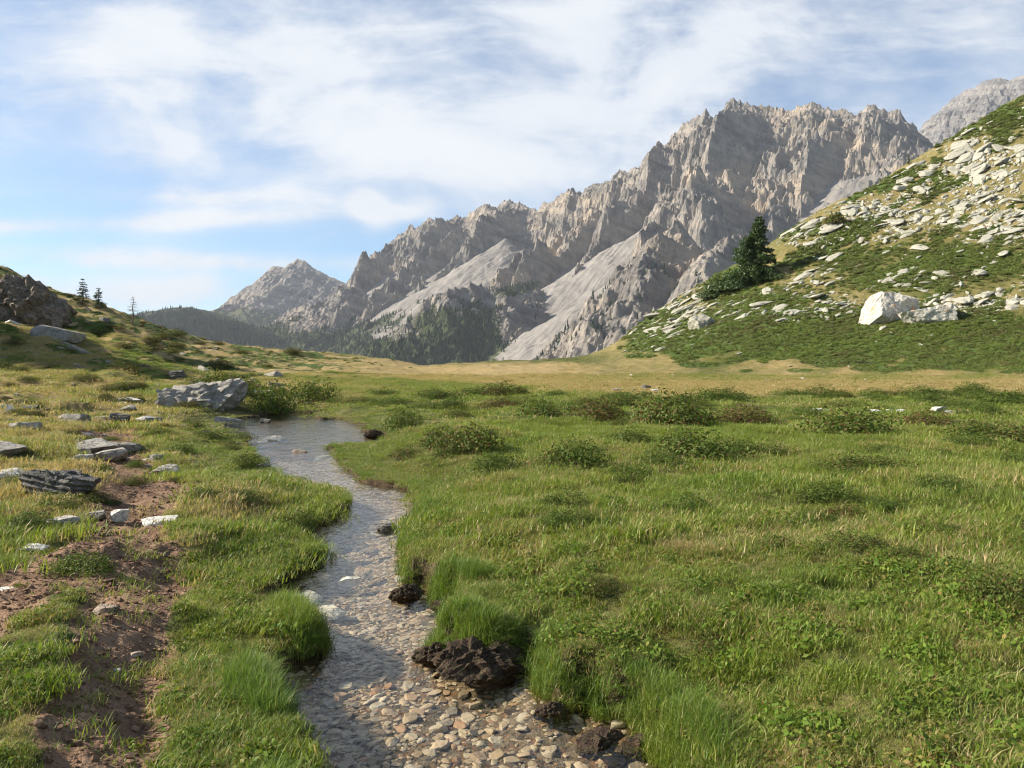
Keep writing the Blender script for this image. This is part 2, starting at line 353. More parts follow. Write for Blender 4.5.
hz_ = nb.m('MULTIPLY', nb.m('SUBTRACT', 1, nb.ss(dz, 0, .16)), .42)
veil = nb.m('MAXIMUM', veil, hz_)
shade = nb.mix(nb.ss(wisp, .3, .68), (4.5,5.0,5.8), (5.9,6.1,6.35))
skyc = nb.mix(1.0, sky.outputs[0], (.78,1.0,1.10), 'MULTIPLY')
colr = nb.mix(veil, skyc, shade)
bg = nb.new('ShaderNodeBackground'); nb.put(bg.inputs[0], colr); bg.inputs[1].default_value = .066
wo = nb.new('ShaderNodeOutputWorld'); nb.l.new(bg.outputs[0], wo.inputs[0])
W.cycles.sampling_method = 'MANUAL'; W.cycles.sample_map_resolution = 1024
vs = S.view_settings; vs.view_transform = 'Standard'; vs.look = 'None'; vs.exposure = 1.18; vs.gamma = 1; vs.use_curve_mapping = False
S.render.engine = 'CYCLES'; cy = S.cycles
cy.max_bounces = 6; cy.diffuse_bounces = 2; cy.glossy_bounces = 2; cy.transmission_bounces = 4; cy.transparent_max_bounces = 12; cy.volume_bounces = 0
cy.caustics_reflective = False; cy.caustics_refractive = False; cy.use_denoising = True; cy.sample_clamp_indirect = 4
try: cy.denoiser = 'OPENIMAGEDENOISE'; cy.denoising_prefilter = 'ACCURATE'
except Exception: pass
cy.pixel_filter_type = 'BLACKMAN_HARRIS'; cy.filter_width = 1.05; cy.use_adaptive_sampling = True; cy.adaptive_threshold = .012
# the air
air = None
HAZE = 4.2e-5
def make_haze(zb, zt, ext):
    m, n = mat('mountain_air'); v = n.new('ShaderNodeVolumePrincipled'); v.inputs['Color'].default_value = (.84,.90,1,1); v.inputs['Density'].default_value = HAZE; v.inputs['Anisotropy'].default_value = .1
    o = n.new('ShaderNodeOutputMaterial'); n.l.new(v.outputs[0], o.inputs['Volume'])
    bm = bmesh.new(); bmesh.ops.create_cube(bm, size=1); me = bpy.data.meshes.new('haze')
    bmesh.ops.scale(bm, vec=(ext*2, ext*2, zt-zb), verts=bm.verts); bmesh.ops.translate(bm, vec=(0, 0, (zb+zt)/2), verts=bm.verts); bm.to_mesh(me); bm.free()
    me.materials.append(m); o = link('haze', me); tag(o, 'thin bluish air between the valley and the far mountains', 'haze', kind='stuff'); m.volume_intersection_method if False else None
# ------------------------------------------------------------------ mountains
def mountain_material(name, rock_a, rock_b, warm, scree_a, scree_b, grass, strata=True, sc=1.0):
    m, n = mat(name); pos = n.new('ShaderNodeNewGeometry').outputs['Position']
    big = n.noise(pos, .004/sc, 4, .55); mid = n.noise(pos, .02/sc, 6, .62); fin = n.noise(pos, .09/sc, 6, .65)
    stretched = n.vm('MULTIPLY', pos, (1, 1, .28)); ver = n.noise(stretched, .05/sc, 5, .6, .4)
    rock = n.mix(n.ss(mid, .32, .68), rock_a, rock_b)
    rock = n.mix(n.m('MULTIPLY', n.ss(big, .5, .66), .65), rock, warm)
    rock = n.mix(n.ss(ver, .50, .72), rock, n.mix(1, rock, (.62,.62,.66), 'MULTIPLY'))
    rock = n.mix(n.m('MULTIPLY', n.ss(fin, .55, .75), .5), rock, n.mix(1, rock, (1.45,1.4,1.35), 'MULTIPLY'))
    def dt(e): 
        q = n.new('ShaderNodeVectorMath', operation='DOT_PRODUCT'); n.put(q.inputs[0], pos); q.inputs[1].default_value = e; return q.outputs['Value']
    cb = n.new('ShaderNodeCombineXYZ'); n.put(cb.inputs[0], n.m('MULTIPLY', dt((.9,.3,-.32)), .14)); n.put(cb.inputs[1], n.m('MULTIPLY', dt((-.3,.95,0)), .14)); n.put(cb.inputs[2], dt((.33,.05,.94)))
    bnd = n.noise(cb.outputs[0], .026/sc, 5, .6, .25); rock = n.mix(n.ss(bnd, .48, .60), rock, n.mix(1, rock, (1.38,1.33,1.26), 'MULTIPLY')); rock = n.mix(n.ss(bnd, .46, .36), rock, n.mix(1, rock, (.66,.66,.68), 'MULTIPLY'))
    scr = n.mix(n.ss(n.noise(n.vm('MULTIPLY', pos, (1, .35, .35)), .022/sc, 6, .65, .6), .38, .62), scree_a, scree_b); scr = n.mix(n.m('MULTIPLY', n.ss(fin, .5, .7), .35), scr, rock_a)
    gr = n.mix(n.ss(mid, .35, .65), grass, tuple(c*.62 for c in grass))
    fs = n.m('ADD', n.attr('scree'), n.m('MULTIPLY', n.m('SUBTRACT', mid, .5), 1.5)); fg = n.m('ADD', n.attr('green'), n.m('MULTIPLY', n.m('SUBTRACT', fin, .5), 1.3))
    c = n.mix(n.ss(fs, .35, .65), rock, scr); c = n.mix(n.ss(fg, .42, .62), c, gr)
    rg_ = n.new('ShaderNodeTexNoise', noise_type='RIDGED_MULTIFRACTAL'); n.put(rg_.inputs['Vector'], n.vm('MULTIPLY', pos, (1, 1, .5))); rg_.inputs['Scale'].default_value = .035/sc; rg_.inputs['Detail'].default_value = 6; rg_.inputs['Roughness'].default_value = .62
    h = n.m('ADD', n.m('MULTIPLY', rg_.outputs[0], .9), n.m('MULTIPLY', fin, .8))
    k = n.m('SUBTRACT', 1, n.m('MULTIPLY', n.ss(fs, .35, .65), .75))
    nr = n.bump(n.m('MULTIPLY', h, k), .75, 6.0*sc)
    n.out(n.bsdf(c, .95, nr, .1)); return m

def make_range(name, sky_pts, fall, dist0, s_pad, r_back, r_front, ds, dr, rock_slope, scree_frac, scree_slope, spur, spur_len, rough, seed, mats, base=-120, jag=1.0, fans=(), knolls=(), green_fn=None, skew=.0, scree_cut=None, tilt=0):
    """sky_pts: [(px, v)] of the crest; the crest runs at right angles to the horizontal direction FALL; DIST0 = forward distance at its first point"""
    fx, fy = fall; q = math.hypot(fx, fy); fx /= q; fy /= q; cx, cy_ = -fy, fx            # crest direction
    if cx < 0: cx, cy_ = -cx, -cy_
    p0 = np.array([(sky_pts[0][0]-CX)/F*dist0, dist0])
    ss_, zs_ = [], []
    for (u, v) in sky_pts:
        k = (u-CX)/F; L = (k*p0[1]-p0[0])/(cx-k*cy_); Y = p0[1]+cy_*L
        ss_.append(L); zs_.append(CAMZ+(HZ-v)/F*Y)
    s = np.arange(ss_[0]-s_pad[0], ss_[-1]+s_pad[1], ds); r = np.concatenate([np.arange(-r_back, 0, dr*3), np.arange(0, r_front, dr)])
    zc = np.interp(s, ss_, zs_)
    zc = np.where(s < ss_[0], zs_[0]-(ss_[0]-s)*.45, np.where(s > ss_[-1], zs_[-1]+(s-ss_[-1])*tilt, zc))
    ks = np.exp(-(np.arange(-400, 401, ds)/150.)**2); ks /= ks.sum()
    zsm = np.convolve(np.pad(zc, len(ks)//2, mode='edge'), ks, 'valid')[:len(s)]
    Sg, Rg = np.meshgrid(s, r)
    wob = 1.0
    Sw = Sg+skew*Rg+60*fbm(Sg/420, Rg/420, seed+1, 3)*np.clip(Rg/200, 0, 1)
    Rw = Rg+70*fbm(Sg/300, Rg/300, seed+2, 3)*np.clip(Rg/150, 0, 1)
    am = sstep(15, 250, Rg)*(1-.55*sstep(r_front*.45, r_front*.9, Rg))
    sp = ridged(Sw/spur_len, Rg/(spur_len*4.5)+3, seed+3, 3, .5)-.45
    sp2 = ridged((Sw+.35*Rw)/(spur_len*.34), (Rw-.2*Sw)/(spur_len*.62), seed+4, 4, .58)-.45
    cr = ridged((Sg+.4*Rg)/84, (Rg-.25*Sg)/74, seed+5, 5, .58)-.45
    rk = zc[None,:]*0+0
    Rp = np.maximum(Rw, 0)
    zrock = lerp(zc[None,:], zsm[None,:], sstep(0, 240, Rg))-rock_slope*Rp*(1+.12*np.sin(Rp/170+2*perlin(Sg/260, Rg/400, seed+6)))
    zrock = zrock+spur*am*sp+.26*spur*sstep(-5, 110, Rg)*sp2*(1-.4*sstep(600, 1400, Rg))
    rg = rough*(.18+.82*sstep(-10, 110, Rg))
    zrock = zrock+rg*cr+.42*rg*(ridged(Sg/26, Rg/40, seed+7, 4, .6)-.4)
    # ledges
    st = 46.0; tq = (zrock+.30*Sg+20*fbm(Sg/180, Rg/180, seed+8, 3))/st; fr = tq-np.floor(tq); zrock = zrock+st*.42*(sstep(.25, .95, fr)-fr)*np.clip(rough/20, 0, 1)
    st = 17.0; tq = (zrock+.30*Sg+9*fbm(Sg/70, Rg/70, seed+18, 3))/st; fr = tq-np.floor(tq); zrock = zrock+st*.5*(sstep(.2, .95, fr)-fr)*np.clip(rough/20, 0, 1)
    bl = np.abs(perlin((Sg+.5*Rg)/46, (Rg-.35*Sg)/38, seed+31))+.6*np.abs(perlin((Sg-.3*Rg)/21, (Rg+.4*Sg)/18, seed+32))+.32*np.abs(perlin((Sg+.4*Rg)/9.5, (Rg-.3*Sg)/13, seed+33))
    zrock = zrock+.58*rg*(bl-.45)
    pxs = CX+F*(p0[0]+cx*s)/(p0[1]+cy_*s)
    if callable(scree_frac): scree_frac = scree_frac(pxs)[None,:]
    zsc = scree_frac*zsm[None,:]-scree_slope*Rg*(1-.16*sstep(400, 1800, Rg))+16*fbm(Sw/240, Rg/900, seed+9, 3)+5*fbm(Sw/44, Rg/300, seed+10, 3)+2.5*fbm(Sw/15, Rg/200, seed+44, 2)
    X = p0[0]+cx*Sg+fx*Rg; Y = p0[1]+cy_*Sg+fy*Rg
    for (u_, v_, d_, sl_) in fans:
        ax_, az_ = (u_-CX)/F*d_, CAMZ+(HZ-v_)/F*d_; zsc = np.maximum(zsc, az_-sl_*np.hypot(X-ax_, (Y-d_)*1.15)+6*fbm(Sw/44, Rg/300, seed+10, 3)+2.5*fbm(Sw/15, Rg/200, seed+44, 2)+20*fbm(X/160, Y/160, seed+41, 4)+5*fbm(X/40, Y/40, seed+42, 3))
    kn = np.full_like(X, -1e4)
    for (pts, slope, kr_) in knolls:
        P = [np.array([(u-CX)/F*d, d, CAMZ+(HZ-v)/F*d]) for (u, v, d) in pts]
        xx = X+60*fbm(X/140, Y/140, seed+20, 3); yw = Y+60*fbm(X/140+7, Y/140, seed+21, 3)
        for i in range(len(P)-1):
            a, b = P[i], P[i+1]; e = (b-a)[:2]; t = np.clip(((xx-a[0])*e[0]+(yw-a[1])*e[1])/(e@e), 0, 1)
            d = np.hypot(xx-a[0]-t*e[0], yw-a[1]-t*e[1]); kr = kr_*1.35; kn = np.maximum(kn, a[2]+(b[2]-a[2])*t-slope*d-kr*.4+kr*sp2*1.1+kr*.8*cr+.4*kr*(ridged(Sg/26, Rg/40, seed+7, 3, .6)-.4))
    # jagged crest
    jg = jag*np.exp(-np.abs(Rg)/45)
    zrock = zrock+jg*(38*(ridged(Sg/120, Rg/160, seed+11, 4, .6)-.5)+13*(ridged(Sg/26, Rg/60, seed+12, 3, .6)-.5))
    zrock = np.where(Rg < 0, zrock+Rg*1.0, zrock)
    zr2 = np.maximum(zrock, kn)
    k = 10.0; Z = np.maximum(zr2, zsc)
    Z = np.where(Rg < 0, zrock, Z); Z = np.maximum(Z, base+3*fbm(Sg/90, Rg/90, seed+13, 3))
    scree = 1-sstep(-2, 9, zr2-zsc); scree = np.where(Rg < 0, 0, scree)
    green = np.zeros_like(Z) if green_fn is None else green_fn(X, Y, Z, scree, Sg, Rg)
    me = mesh_np(name, np.stack([X, Y, Z], -1).reshape(-1, 3), grid_faces(*X.shape)[:, ::-1], mats, False)
    fattr(me, 'scree', scree); fattr(me, 'green', green)
    o = link(name, me); tag(o, kind='structure')
    return o, (X, Y, Z, scree, green)
def upx(X, Y): return CX+F*X/Y
def vpx(Y, Z): return HZ-F*(Z-CAMZ)/Y
SKY_A = [(352,283),(358,274),(366,262),(374,255),(384,249),(392,243),(400,236),(410,228),(418,225),(427,219),(436,221),(446,224),(458,216),(466,219),(476,212),(487,206),(497,209),(508,200),(520,205),(532,210),(545,205),(556,200),
         (566,193),(573,188),(582,192),(594,186),(606,183),(616,172),(630,170),(640,163),(652,151),(664,148),(672,137),(684,127),(697,117),(706,111),(713,119),(722,112),(727,100),(733,98),(740,103),(748,104),(757,103),(770,110),(782,108),(795,112),(805,106),(814,104),(822,108),(834,109),(846,112),(858,111),(868,106),(878,110),(892,113),(903,117),(912,124),(922,136),(934,150),(946,160)]
ROCK_A = mountain_material('grey_brown_rock', (.135,.122,.107), (.226,.203,.175), (.315,.252,.185), (.245,.221,.194), (.182,.167,.147), (.062,.075,.033))
KN = [([(425,318,2150),(452,286,2250),(488,281,2300),(512,290,2450),(560,290,2700)], .80, 26),
      ([(668,221,1900),(650,246,1780),(632,280,1650),(622,330,1500)], 1.0, 26),
      ([(742,232,1800),(716,246,1700),(690,292,1500)], 1.05, 20),
      ([(292,312,3300),(322,296,3350),(348,287,3400),(362,284,3600)], .62, 18)]
def green_A(X, Y, Z, scree, Sg, Rg):
    u = upx(X, Y); v = vpx(Y, Z)
    g = np.zeros_like(Z); nz = fbm(X/180, Y/180, 77, 4); n2 = fbm(Sg/60, Rg/260, 78, 3)
    f = sstep(308, 340, v+30*nz+16*n2)*(1-sstep(480, 540, u+.5*(v-330)+30*nz))*(1-.6*np.exp(-((u-395)/35.)**2-((v-333)/10.)**2))
    f2 = .8*sstep(292, 322, v+30*nz+16*n2)*sstep(395, 430, u)*(1-sstep(490, 525, u+.6*(v-300)))
    f3 = sstep(.0, .3, nz+.4*n2)*sstep(300, 335, v)*sstep(590, 620, u)*.9
    f4 = np.exp(-((u-520)/30.)**2-((v-289+.25*(u-520))/7.)**2)*.9
    return np.clip(np.maximum.reduce([f, f2, f3, f4]), 0, 1)
rangeA, gA = make_range('mountain_range', SKY_A, (-.50,-.87), 4000, (500, 700), 260, 2250, 3.4, 3.4, 1.02, lambda u: np.interp(u, [380, 560, 640, 700, 800], [.80, .79, .72, .60, .50]), .60, 330, 330, 30, 100, [ROCK_A], knolls=KN, fans=[(648,262,2100,.60),(668,212,2750,.62),(866,148,2800,.66),(470,262,3300,.58),(505,240,3250,.60),(430,270,3500,.56)], green_fn=green_A, skew=.18)
SKY_C = [(150,335),(190,322),(214,310),(226,303),(238,296),(250,286),(262,276),(270,268),(276,266),(284,268),(290,264),(297,259),(304,261),(310,265),(318,270),(330,277),(345,284),(365,292),(390,300)]
ROCK_C = mountain_material('far_peak_rock', (.16,.145,.13), (.22,.195,.17), (.25,.205,.155), (.225,.205,.185), (.19,.175,.16), (.12,.125,.06), sc=1.6)
def green_C(X, Y, Z, scree, Sg, Rg): return sstep(296, 318, vpx(Y, Z)+20*fbm(X/300, Y/300, 81, 3))*.9
peakC, gC = make_range('distant_peak', SKY_C, (-.25,-.97), 5600, (500, 700), 200, 2600, 7, 7, .62, .80, .42, 120, 420, 16, 200, [ROCK_C], jag=.35, green_fn=green_C)
SKY_E = [(896,170),(908,150),(918,132),(926,121),(938,112),(947,104),(956,95),(966,91),(976,87),(986,80),(998,78),(1010,79),(1024,76),(1060,72),(1110,60),(1160,75)]
ROCK_E = mountain_material('grey_rock', (.135,.128,.122), (.19,.18,.17), (.20,.18,.16), (.20,.187,.174), (.17,.16,.15), (.12,.13,.06))
rangeE, gE = make_range('grey_summit', SKY_E, (-.72,-.69), 4300, (300, 400), 200, 1500, 4.2, 4.2, .95, .55, .58, 120, 260, 24, 300, [ROCK_E], jag=.35)
SKY_D = [(60,330),(100,322),(135,316),(148,312),(170,308),(188,307),(205,310),(222,314),(238,320),(252,325),(270,330),(300,336),(340,345),(380,356)]
ROCK_D = mountain_material('wooded_slope_ground', (.055,.065,.035), (.08,.085,.045), (.10,.095,.055), (.065,.07,.038), (.055,.06,.03), (.03,.042,.02))
def green_D(X, Y, Z, scree, Sg, Rg): return np.clip(sstep(10, 90, Rg+60*fbm(X/200, Y/200, 83, 3)), 0, 1)
hillD, gD = make_range('wooded_hill', SKY_D, (-.1,-1), 3300, (900, 500), 300, 1500, 7, 7, .34, .98, .33, 40, 260, 5, 400, [ROCK_D], jag=.12, green_fn=green_D)
# ------------------------------------------------------------------ the far conifer wood: thousands of trees read as one mass
def far_wood():
    pts = []
    for (g, n, cond) in ((gA, 15000, 'A'), (gD, 5200, 'D')):
        X, Y, Z, sc, gr = g; fl = np.arange(X.size); Xf, Yf, Zf, sf, gf = (a.ravel() for a in (X, Y, Z, sc, gr))
        u = upx(Xf, Yf); v = vpx(Yf, Zf)
        if cond == 'A':
            w = np.clip(gf*1.15-.3, 0, 1)*(1-sstep(560, 640, u)*.55)*(v > 282)*(v < 385)+.16*(v > 268)*(v < 370)*(u > 400)*(u < 700)*(1-sf)*(fbm(Xf/120, Yf/120, 91, 3) > .05)
        else: w = gf*(v < 345)*(v > 300)*(u > 90)*(u < 330)
        w = w*(u > -60)*(u < 800)*np.clip(fbm(Xf/70, Yf/70, 92, 3)+.62, .05, 1)
        idx = RNG.choice(fl, n, p=w/w.sum()); j = RNG.uniform(-3, 3, (n, 2))
        pts.append(np.stack([Xf[idx]+j[:,0], Yf[idx]+j[:,1], Zf[idx]-1], -1))
    P = np.concatenate(pts); n = len(P); hgt = RNG.uniform(8, 19, n); rad = hgt*RNG.uniform(.16, .25, n); rot = RNG.uniform(0, 6.28, n)
    k = 6; V = []; Fc = []; vid = []
    ang = np.arange(k)*2*math.pi/k
    base = []; 
    for (lo, hi, rr) in ((.08, .62, 1.0), (.42, 1.0, .66)):
        ring = np.stack([np.cos(ang), np.sin(ang), np.full(k, lo)], -1); ring[:, :2] *= rr; ring[1::2, :2] *= .62; ring[1::2, 2] += .05
        base.append(np.concatenate([ring, [[0, 0, hi]]]))
    B = np.concatenate(base); fb = np.array([[o+i, o+(i+1) % k, o+k] for o in (0, k+1) for i in range(k)])
    c, s_ = np.cos(rot)[:,None], np.sin(rot)[:,None]
    jj = RNG.uniform(.75, 1.25, (n, len(B)))
    X = (B[None,:,0]*c-B[None,:,1]*s_)*rad[:,None]*jj+P[:,0:1]; Y = (B[None,:,0]*s_+B[None,:,1]*c)*rad[:,None]*jj+P[:,1:2]; Z = B[None,:,2]*hgt[:,None]+P[:,2:3]
    V = np.stack([X, Y, Z], -1).reshape(-1, 3); Fc = (fb[None]+np.arange(n)[:,None,None]*len(B)).reshape(-1, 3)
    m, nn = mat('far_conifers'); cc = nn.mix(nn.attr('tone'), (.009,.020,.009), (.030,.044,.016)); nn.out(nn.bsdf(cc, .9, None, .1))
    me = mesh_np('forest', V, Fc, [m], False); fattr(me, 'tone', np.repeat(RNG.uniform(0, 1, n), len(B)))
    o = link('forest', me); tag(o, 'dark conifer forest covering the lower mountain slopes across the valley', 'forest', kind='stuff')
far_wood()
# ------------------------------------------------------------------ ground sheet
def blobf(u, v, L):
    t = np.zeros_like(u)
    for (a, b, ra, rb, k) in L: t = np.maximum(t, k*np.exp(-((u-a)/ra)**2-((v-b)/rb)**2))
    return t
DRY_BL = [(60,480,90,30,.8),(20,505,70,22,.85),(230,505,60,26,.75),(190,540,40,18,.6),(60,380,150,25,.7),(180,370,90,30,.75),(330,365,110,9,.95),(260,372,60,12,.6),(40,420,80,25,.7),(150,420,60,14,.5),
          (30,620,50,25,.5),(20,720,60,40,.45),(200,690,60,40,.35),(1000,640,60,25,.55),(820,760,80,30,.5),(700,520,200,30,.35),(560,500,120,18,.4),(900,480,130,14,.45),(700,640,60,25,.3),(500,480,90,20,.35),(640,560,60,15,.4)]
def masks(x, y, z):
    """dry, shrub(low green carpet), rocky, for land points"""
    yy = np.maximum(y, .5); u = CX+F*x/yy; v = HZ+F*(CAMZ-z)/yy
    infront = (y > 2.5)
    n1 = fbm(x*.35, y*.35, 51, 4); n2 = fbm(x*1.6, y*1.6, 52, 3); n3 = fbm(x*.06, y*.06, 53, 3)
    dry = .21+.5*n1+.3*n2
    dry = np.maximum(dry, blobf(u, v, DRY_BL)*(1+.9*n2+.5*n1))
    rho = np.hypot(x, y)
    ps_ = np.interp(u, [260, 380, 450, 560, 640], [70, 68, 58, 40, 34]); plain = sstep(ps_-3, ps_+3, y+5*n1+2*n2)*(1-sstep(104, 122, y))*sstep(225, 300, u)
    dry = lerp(dry, 1.0, plain*.95)
    lh = sstep(430, 300, u)*sstep(24, 40, y); lf = np.maximum(lh*.9, .85*sstep(230, 120, u)*sstep(535, 505, v)*infront*(y > 6)); dry = lerp(dry, .82+.7*n1+.3*n3+.3*n2, lf)
    # right hill
    hill = sstep(560, 620, u)*sstep(.35, .6, z+.2*n1)*(y > 55)
    q = v+.56*(u-600); al = (u-.3*v)/110.
    st = fbm(al, q/26., 54, 4); st2 = fbm(al*2.3, q/9., 55, 3)
    low = sstep(298, 318, v+24*st)*sstep(600, 660, u)
    shrub = hill*np.clip(np.maximum(low*sstep(-.45, .05, st2+.22+.7*st), np.maximum(sstep(.02, .22, st+.35*st2)*.9, blobf(u, v, [(960,262,75,18,1.),(900,280,60,12,.9),(850,262,40,14,.8),(1000,115,40,14,1),(960,130,30,9,.9),(760,300,60,12,.8),(790,230,50,8,.6),(730,285,28,22,1.0)])*(1+.5*st2))), 0, 1)
    vb = np.interp(u, [600, 640, 760, 900, 1024], [350, 354, 362, 369, 372])+11*fbm(al*2.2+3, q/40., 58, 3); low_ok = sstep(vb+2.5, vb-2.5, v); pt = blobf(u, v, [(700,365,26,4,1),(745,371,9,2,1),(800,371,15,2.2,1),(880,369,36,4,1),(960,367,50,5,1),(640,356,20,3,1),(1015,372,30,3,.9)])*(1+.5*st2); shrub = np.where(u > 590, np.maximum(shrub*low_ok, sstep(.45, .6, pt)*(y > 50)), shrub)
    g2 = sstep(-.02, .2, fbm(x*.16, y*.32, 56, 4)+.35*n2)*lh; shrub = np.maximum(shrub, g2*.95)
    shrub = np.maximum(shrub, blobf(u, v, [(270,358,40,6,1),(190,365,40,8,.8),(90,330,40,6,.5),(240,362,40,7,.8)])*sstep(-.2, .2, n2+.1))
    dry = lerp(dry, .60+.55*st+.2*n2, hill); dry = dry*(1-.85*np.clip(shrub, 0, 1))
    rk = hill*np.clip(rock_zone(u, v), 0, 1)
    return np.clip(np.where(infront, dry, .3), 0, 1), np.clip(np.where(infront, shrub, 0), 0, 1), rk, u, v
def rock_zone(u, v):
    q = v+.56*(u-600); al = (u-.3*v)/110.
    st = fbm(al+5, q/20., 61, 4); st2 = fbm(al*2.6, q/7., 62, 3)
    z = sstep(308, 285, v)*sstep(660, 700, u)*sstep(-.02, .3, st+.7*st2)*.52
    z = np.maximum(z, blobf(u, v, [(690,305,42,22,.8),(800,225,50,22,.8),(900,215,70,22,.9),(980,175,60,40,.9),(1000,220,40,25,.9),(965,303,50,9,1),(850,302,40,5,.9),(790,312,70,6,.8),(700,322,18,6,.9),(1015,300,20,8,1),(660,335,30,10,.5)])*(1+.9*st2))
    z = z*(1-blobf(u, v, [(960,262,75,16,1.),(1000,115,40,12,1),(730,285,28,22,1.0),(755,250,22,30,1)])*.9)
    return z
def build_ground():
    na = 1150; fine = np.linspace(-.86, .80, na); co_l = np.linspace(-math.pi, -.86, 120)[:-1]; co_r = np.linspace(.80, math.pi, 120)[1:-1]
    al = np.concatenate([co_l, fine, co_r])
    rr = np.concatenate([[.4, .8, 1.3, 1.8, 2.2], np.exp(np.linspace(math.log(2.6), math.log(300), 720)), np.exp(np.linspace(math.log(306), math.log(6200), 66))])
    Rr, Al = np.meshgrid(rr, al, indexing='ij'); X = Rr*np.sin(Al); Y = Rr*np.cos(Al)
    sd = stream_sd(X, Y); pd = np.full(X.shape, 9.0); s = (np.hypot(X, Y) < 26) & (X < 2) & (Y > 1)
    pd[s] = path_d(X[s], Y[s]); Z = ground(X, Y, sd, pd)
    cz = ground(np.array([0.]), np.array([0.]))[0]
    V = np.concatenate([np.stack([X, Y, Z], -1).reshape(-1, 3), [[0, 0, cz]]]); fc = grid_faces(*X.shape, wrap=True); n = len(al); i = np.arange(n)
    tri = np.stack([np.full(n, len(V)-1), (i+1) % n, i], -1)
    me = mesh_np('ground', V, [fc, tri], [GROUND_M])
    dry, shrub, rk, u, v = masks(X, Y, Z)
    p = np.where(s, 1-sstep(.55, 1.2, pd+.4*fbm(X*2.5, Y*2.5, 44, 3)), 0)
    lh = sstep(430, 300, u)*sstep(12, 30, Y); p = np.maximum(p, .8*sstep(.30, .5, fbm(X*.9+3, Y*.9, 66, 3))*lh*(Y < 60))
    bare = np.clip(1-sstep(.06, .22, sd), 0, 1)
    for nm, val in (('dry', dry), ('shrub', shrub), ('rocky', rk), ('dirt', p), ('bank', bare), ('wet', np.clip(-sd*4+.3, 0, 1))):
        fattr(me, nm, np.append(val.ravel(), 0))
    o = link('ground', me); tag(o, kind='structure')
    # the water: level sheet over the channel
    sel = (sd < .16) & (Rr < 60); fsel = sel.reshape(-1)[fc].all(1); f2 = fc[fsel]; ids = np.unique(f2); mp = np.zeros(X.size+1, np.int32); mp[ids] = np.arange(len(ids))
    vw = np.stack([X, Y, 0*X], -1).reshape(-1, 3)[ids]
    w = link('stream_water', mesh_np('stream_water', vw, mp[f2], [WATER_M])); tag(w, kind='structure')
    return X, Y, Z, sd, pd, dry, shrub, rk, u, v
GROUND_M, n = mat('meadow_ground'); pos = n.new('ShaderNodeNewGeometry').outputs['Position']
na_, nb_, nc_ = n.noise(pos, .9, 5, .6), n.noise(pos, 6, 5, .65), n.noise(pos, 38, 4, .65)
dry = n.ss(n.m('ADD', n.attr('dry'), n.m('ADD', n.m('MULTIPLY', n.m('SUBTRACT', nb_, .5), .8), n.m('MULTIPLY', n.m('SUBTRACT', nc_, .5), .9))), .15, .9)
green = n.mix(n.ss(na_, .35, .65), (.085,.105,.022), (.115,.12,.03)); green = n.mix(n.ss(nc_, .40, .62), green, (.045,.05,.016))
straw = n.mix(n.ss(nb_, .38, .66), (.37,.28,.125), (.27,.195,.085)); straw = n.mix(n.ss(nc_, .5, .7), straw, (.17,.12,.05))
c = n.mix(dry, green, straw)
shf = n.ss(n.m('ADD', n.attr('shrub'), n.m('MULTIPLY', n.m('SUBTRACT', nb_, .5), .9)), .38, .6)
c = n.mix(shf, c, n.mix(n.ss(nc_, .4, .6), (.045,.075,.014), (.085,.115,.026)))
dirtc = n.mix(n.ss(nb_, .35, .68), (.17,.10,.06), (.31,.20,.125)); dirtc = n.mix(n.ss(nc_, .5, .72), dirtc, (.085,.055,.038))
df = n.ss(n.m('ADD', n.attr('dirt'), n.m('MULTIPLY', n.m('SUBTRACT', nb_, .5), .8)), .35, .62)
c = n.mix(df, c, dirtc)
c = n.mix(n.attr('bank'), c, n.mix(n.ss(nb_, .4, .65), (.045,.030,.018), (.10,.07,.04)))
peb = n.vor(n.vm('MULTIPLY', pos, (1,1,.3)), 26, 'F1', 'Color'); pe = n.vor(n.vm('MULTIPLY', pos, (1,1,.3)), 26, 'F1', 'Distance')
ps = n.new('ShaderNodeSeparateColor'); n.put(ps.inputs[0], peb)
bed = n.mix(ps.outputs[0], (.07,.055,.035), (.20,.155,.105)); bed = n.mix(n.ss(ps.outputs[1], .75, .8), bed, (.17,.10,.055))
c = n.mix(n.ss(n.attr('wet'), .45, .7), c, bed)
hb = n.m('ADD', n.m('MULTIPLY', nb_, .6), n.m('MULTIPLY', nc_, .35))
nr = n.bump(hb, .8, .10)
n.out(n.bsdf(c, .95, nr, .15))
WATER_M, n = mat('clear_stream_water'); pos = n.new('ShaderNodeNewGeometry').outputs['Position']
w1 = n.noise(n.vm('MULTIPLY', pos, (1, .5, 1)), 4.2, 4, .55, .4); w2 = n.noise(n.vm('MULTIPLY', pos, (1, .6, 1)), 21, 3, .5, .5)
nr = n.bump(n.m('ADD', n.m('MULTIPLY', w1, .75), n.m('MULTIPLY', w2, .25)), .55, .05)
dt = n.new('ShaderNodeVectorMath', operation='DOT_PRODUCT'); n.put(dt.inputs[0], nr); n.put(dt.inputs[1], n.new('ShaderNodeNewGeometry').outputs['Incoming'])
fr = n.m('ADD', .02, n.m('MULTIPLY', n.m('POWER', n.m('SUBTRACT', 1, n.m('ABSOLUTE', dt.outputs['Value']), clamp=True), 5), .98))
gl = n.new('ShaderNodeBsdfGlossy'); gl.inputs['Roughness'].default_value = .03; n.put(gl.inputs['Normal'], nr)
tr = n.new('ShaderNodeBsdfTransparent'); tr.inputs['Color'].default_value = (.90,.88,.79,1)
mx = n.new('ShaderNodeMixShader'); n.put(mx.inputs[0], fr); n.l.new(tr.outputs[0], mx.inputs[1]); n.l.new(gl.outputs[0], mx.inputs[2]); n.out(mx.outputs[0])
GX, GY, GZ, GSD, GPD, GDRY, GSHR, GRK, GU, GV = build_ground()
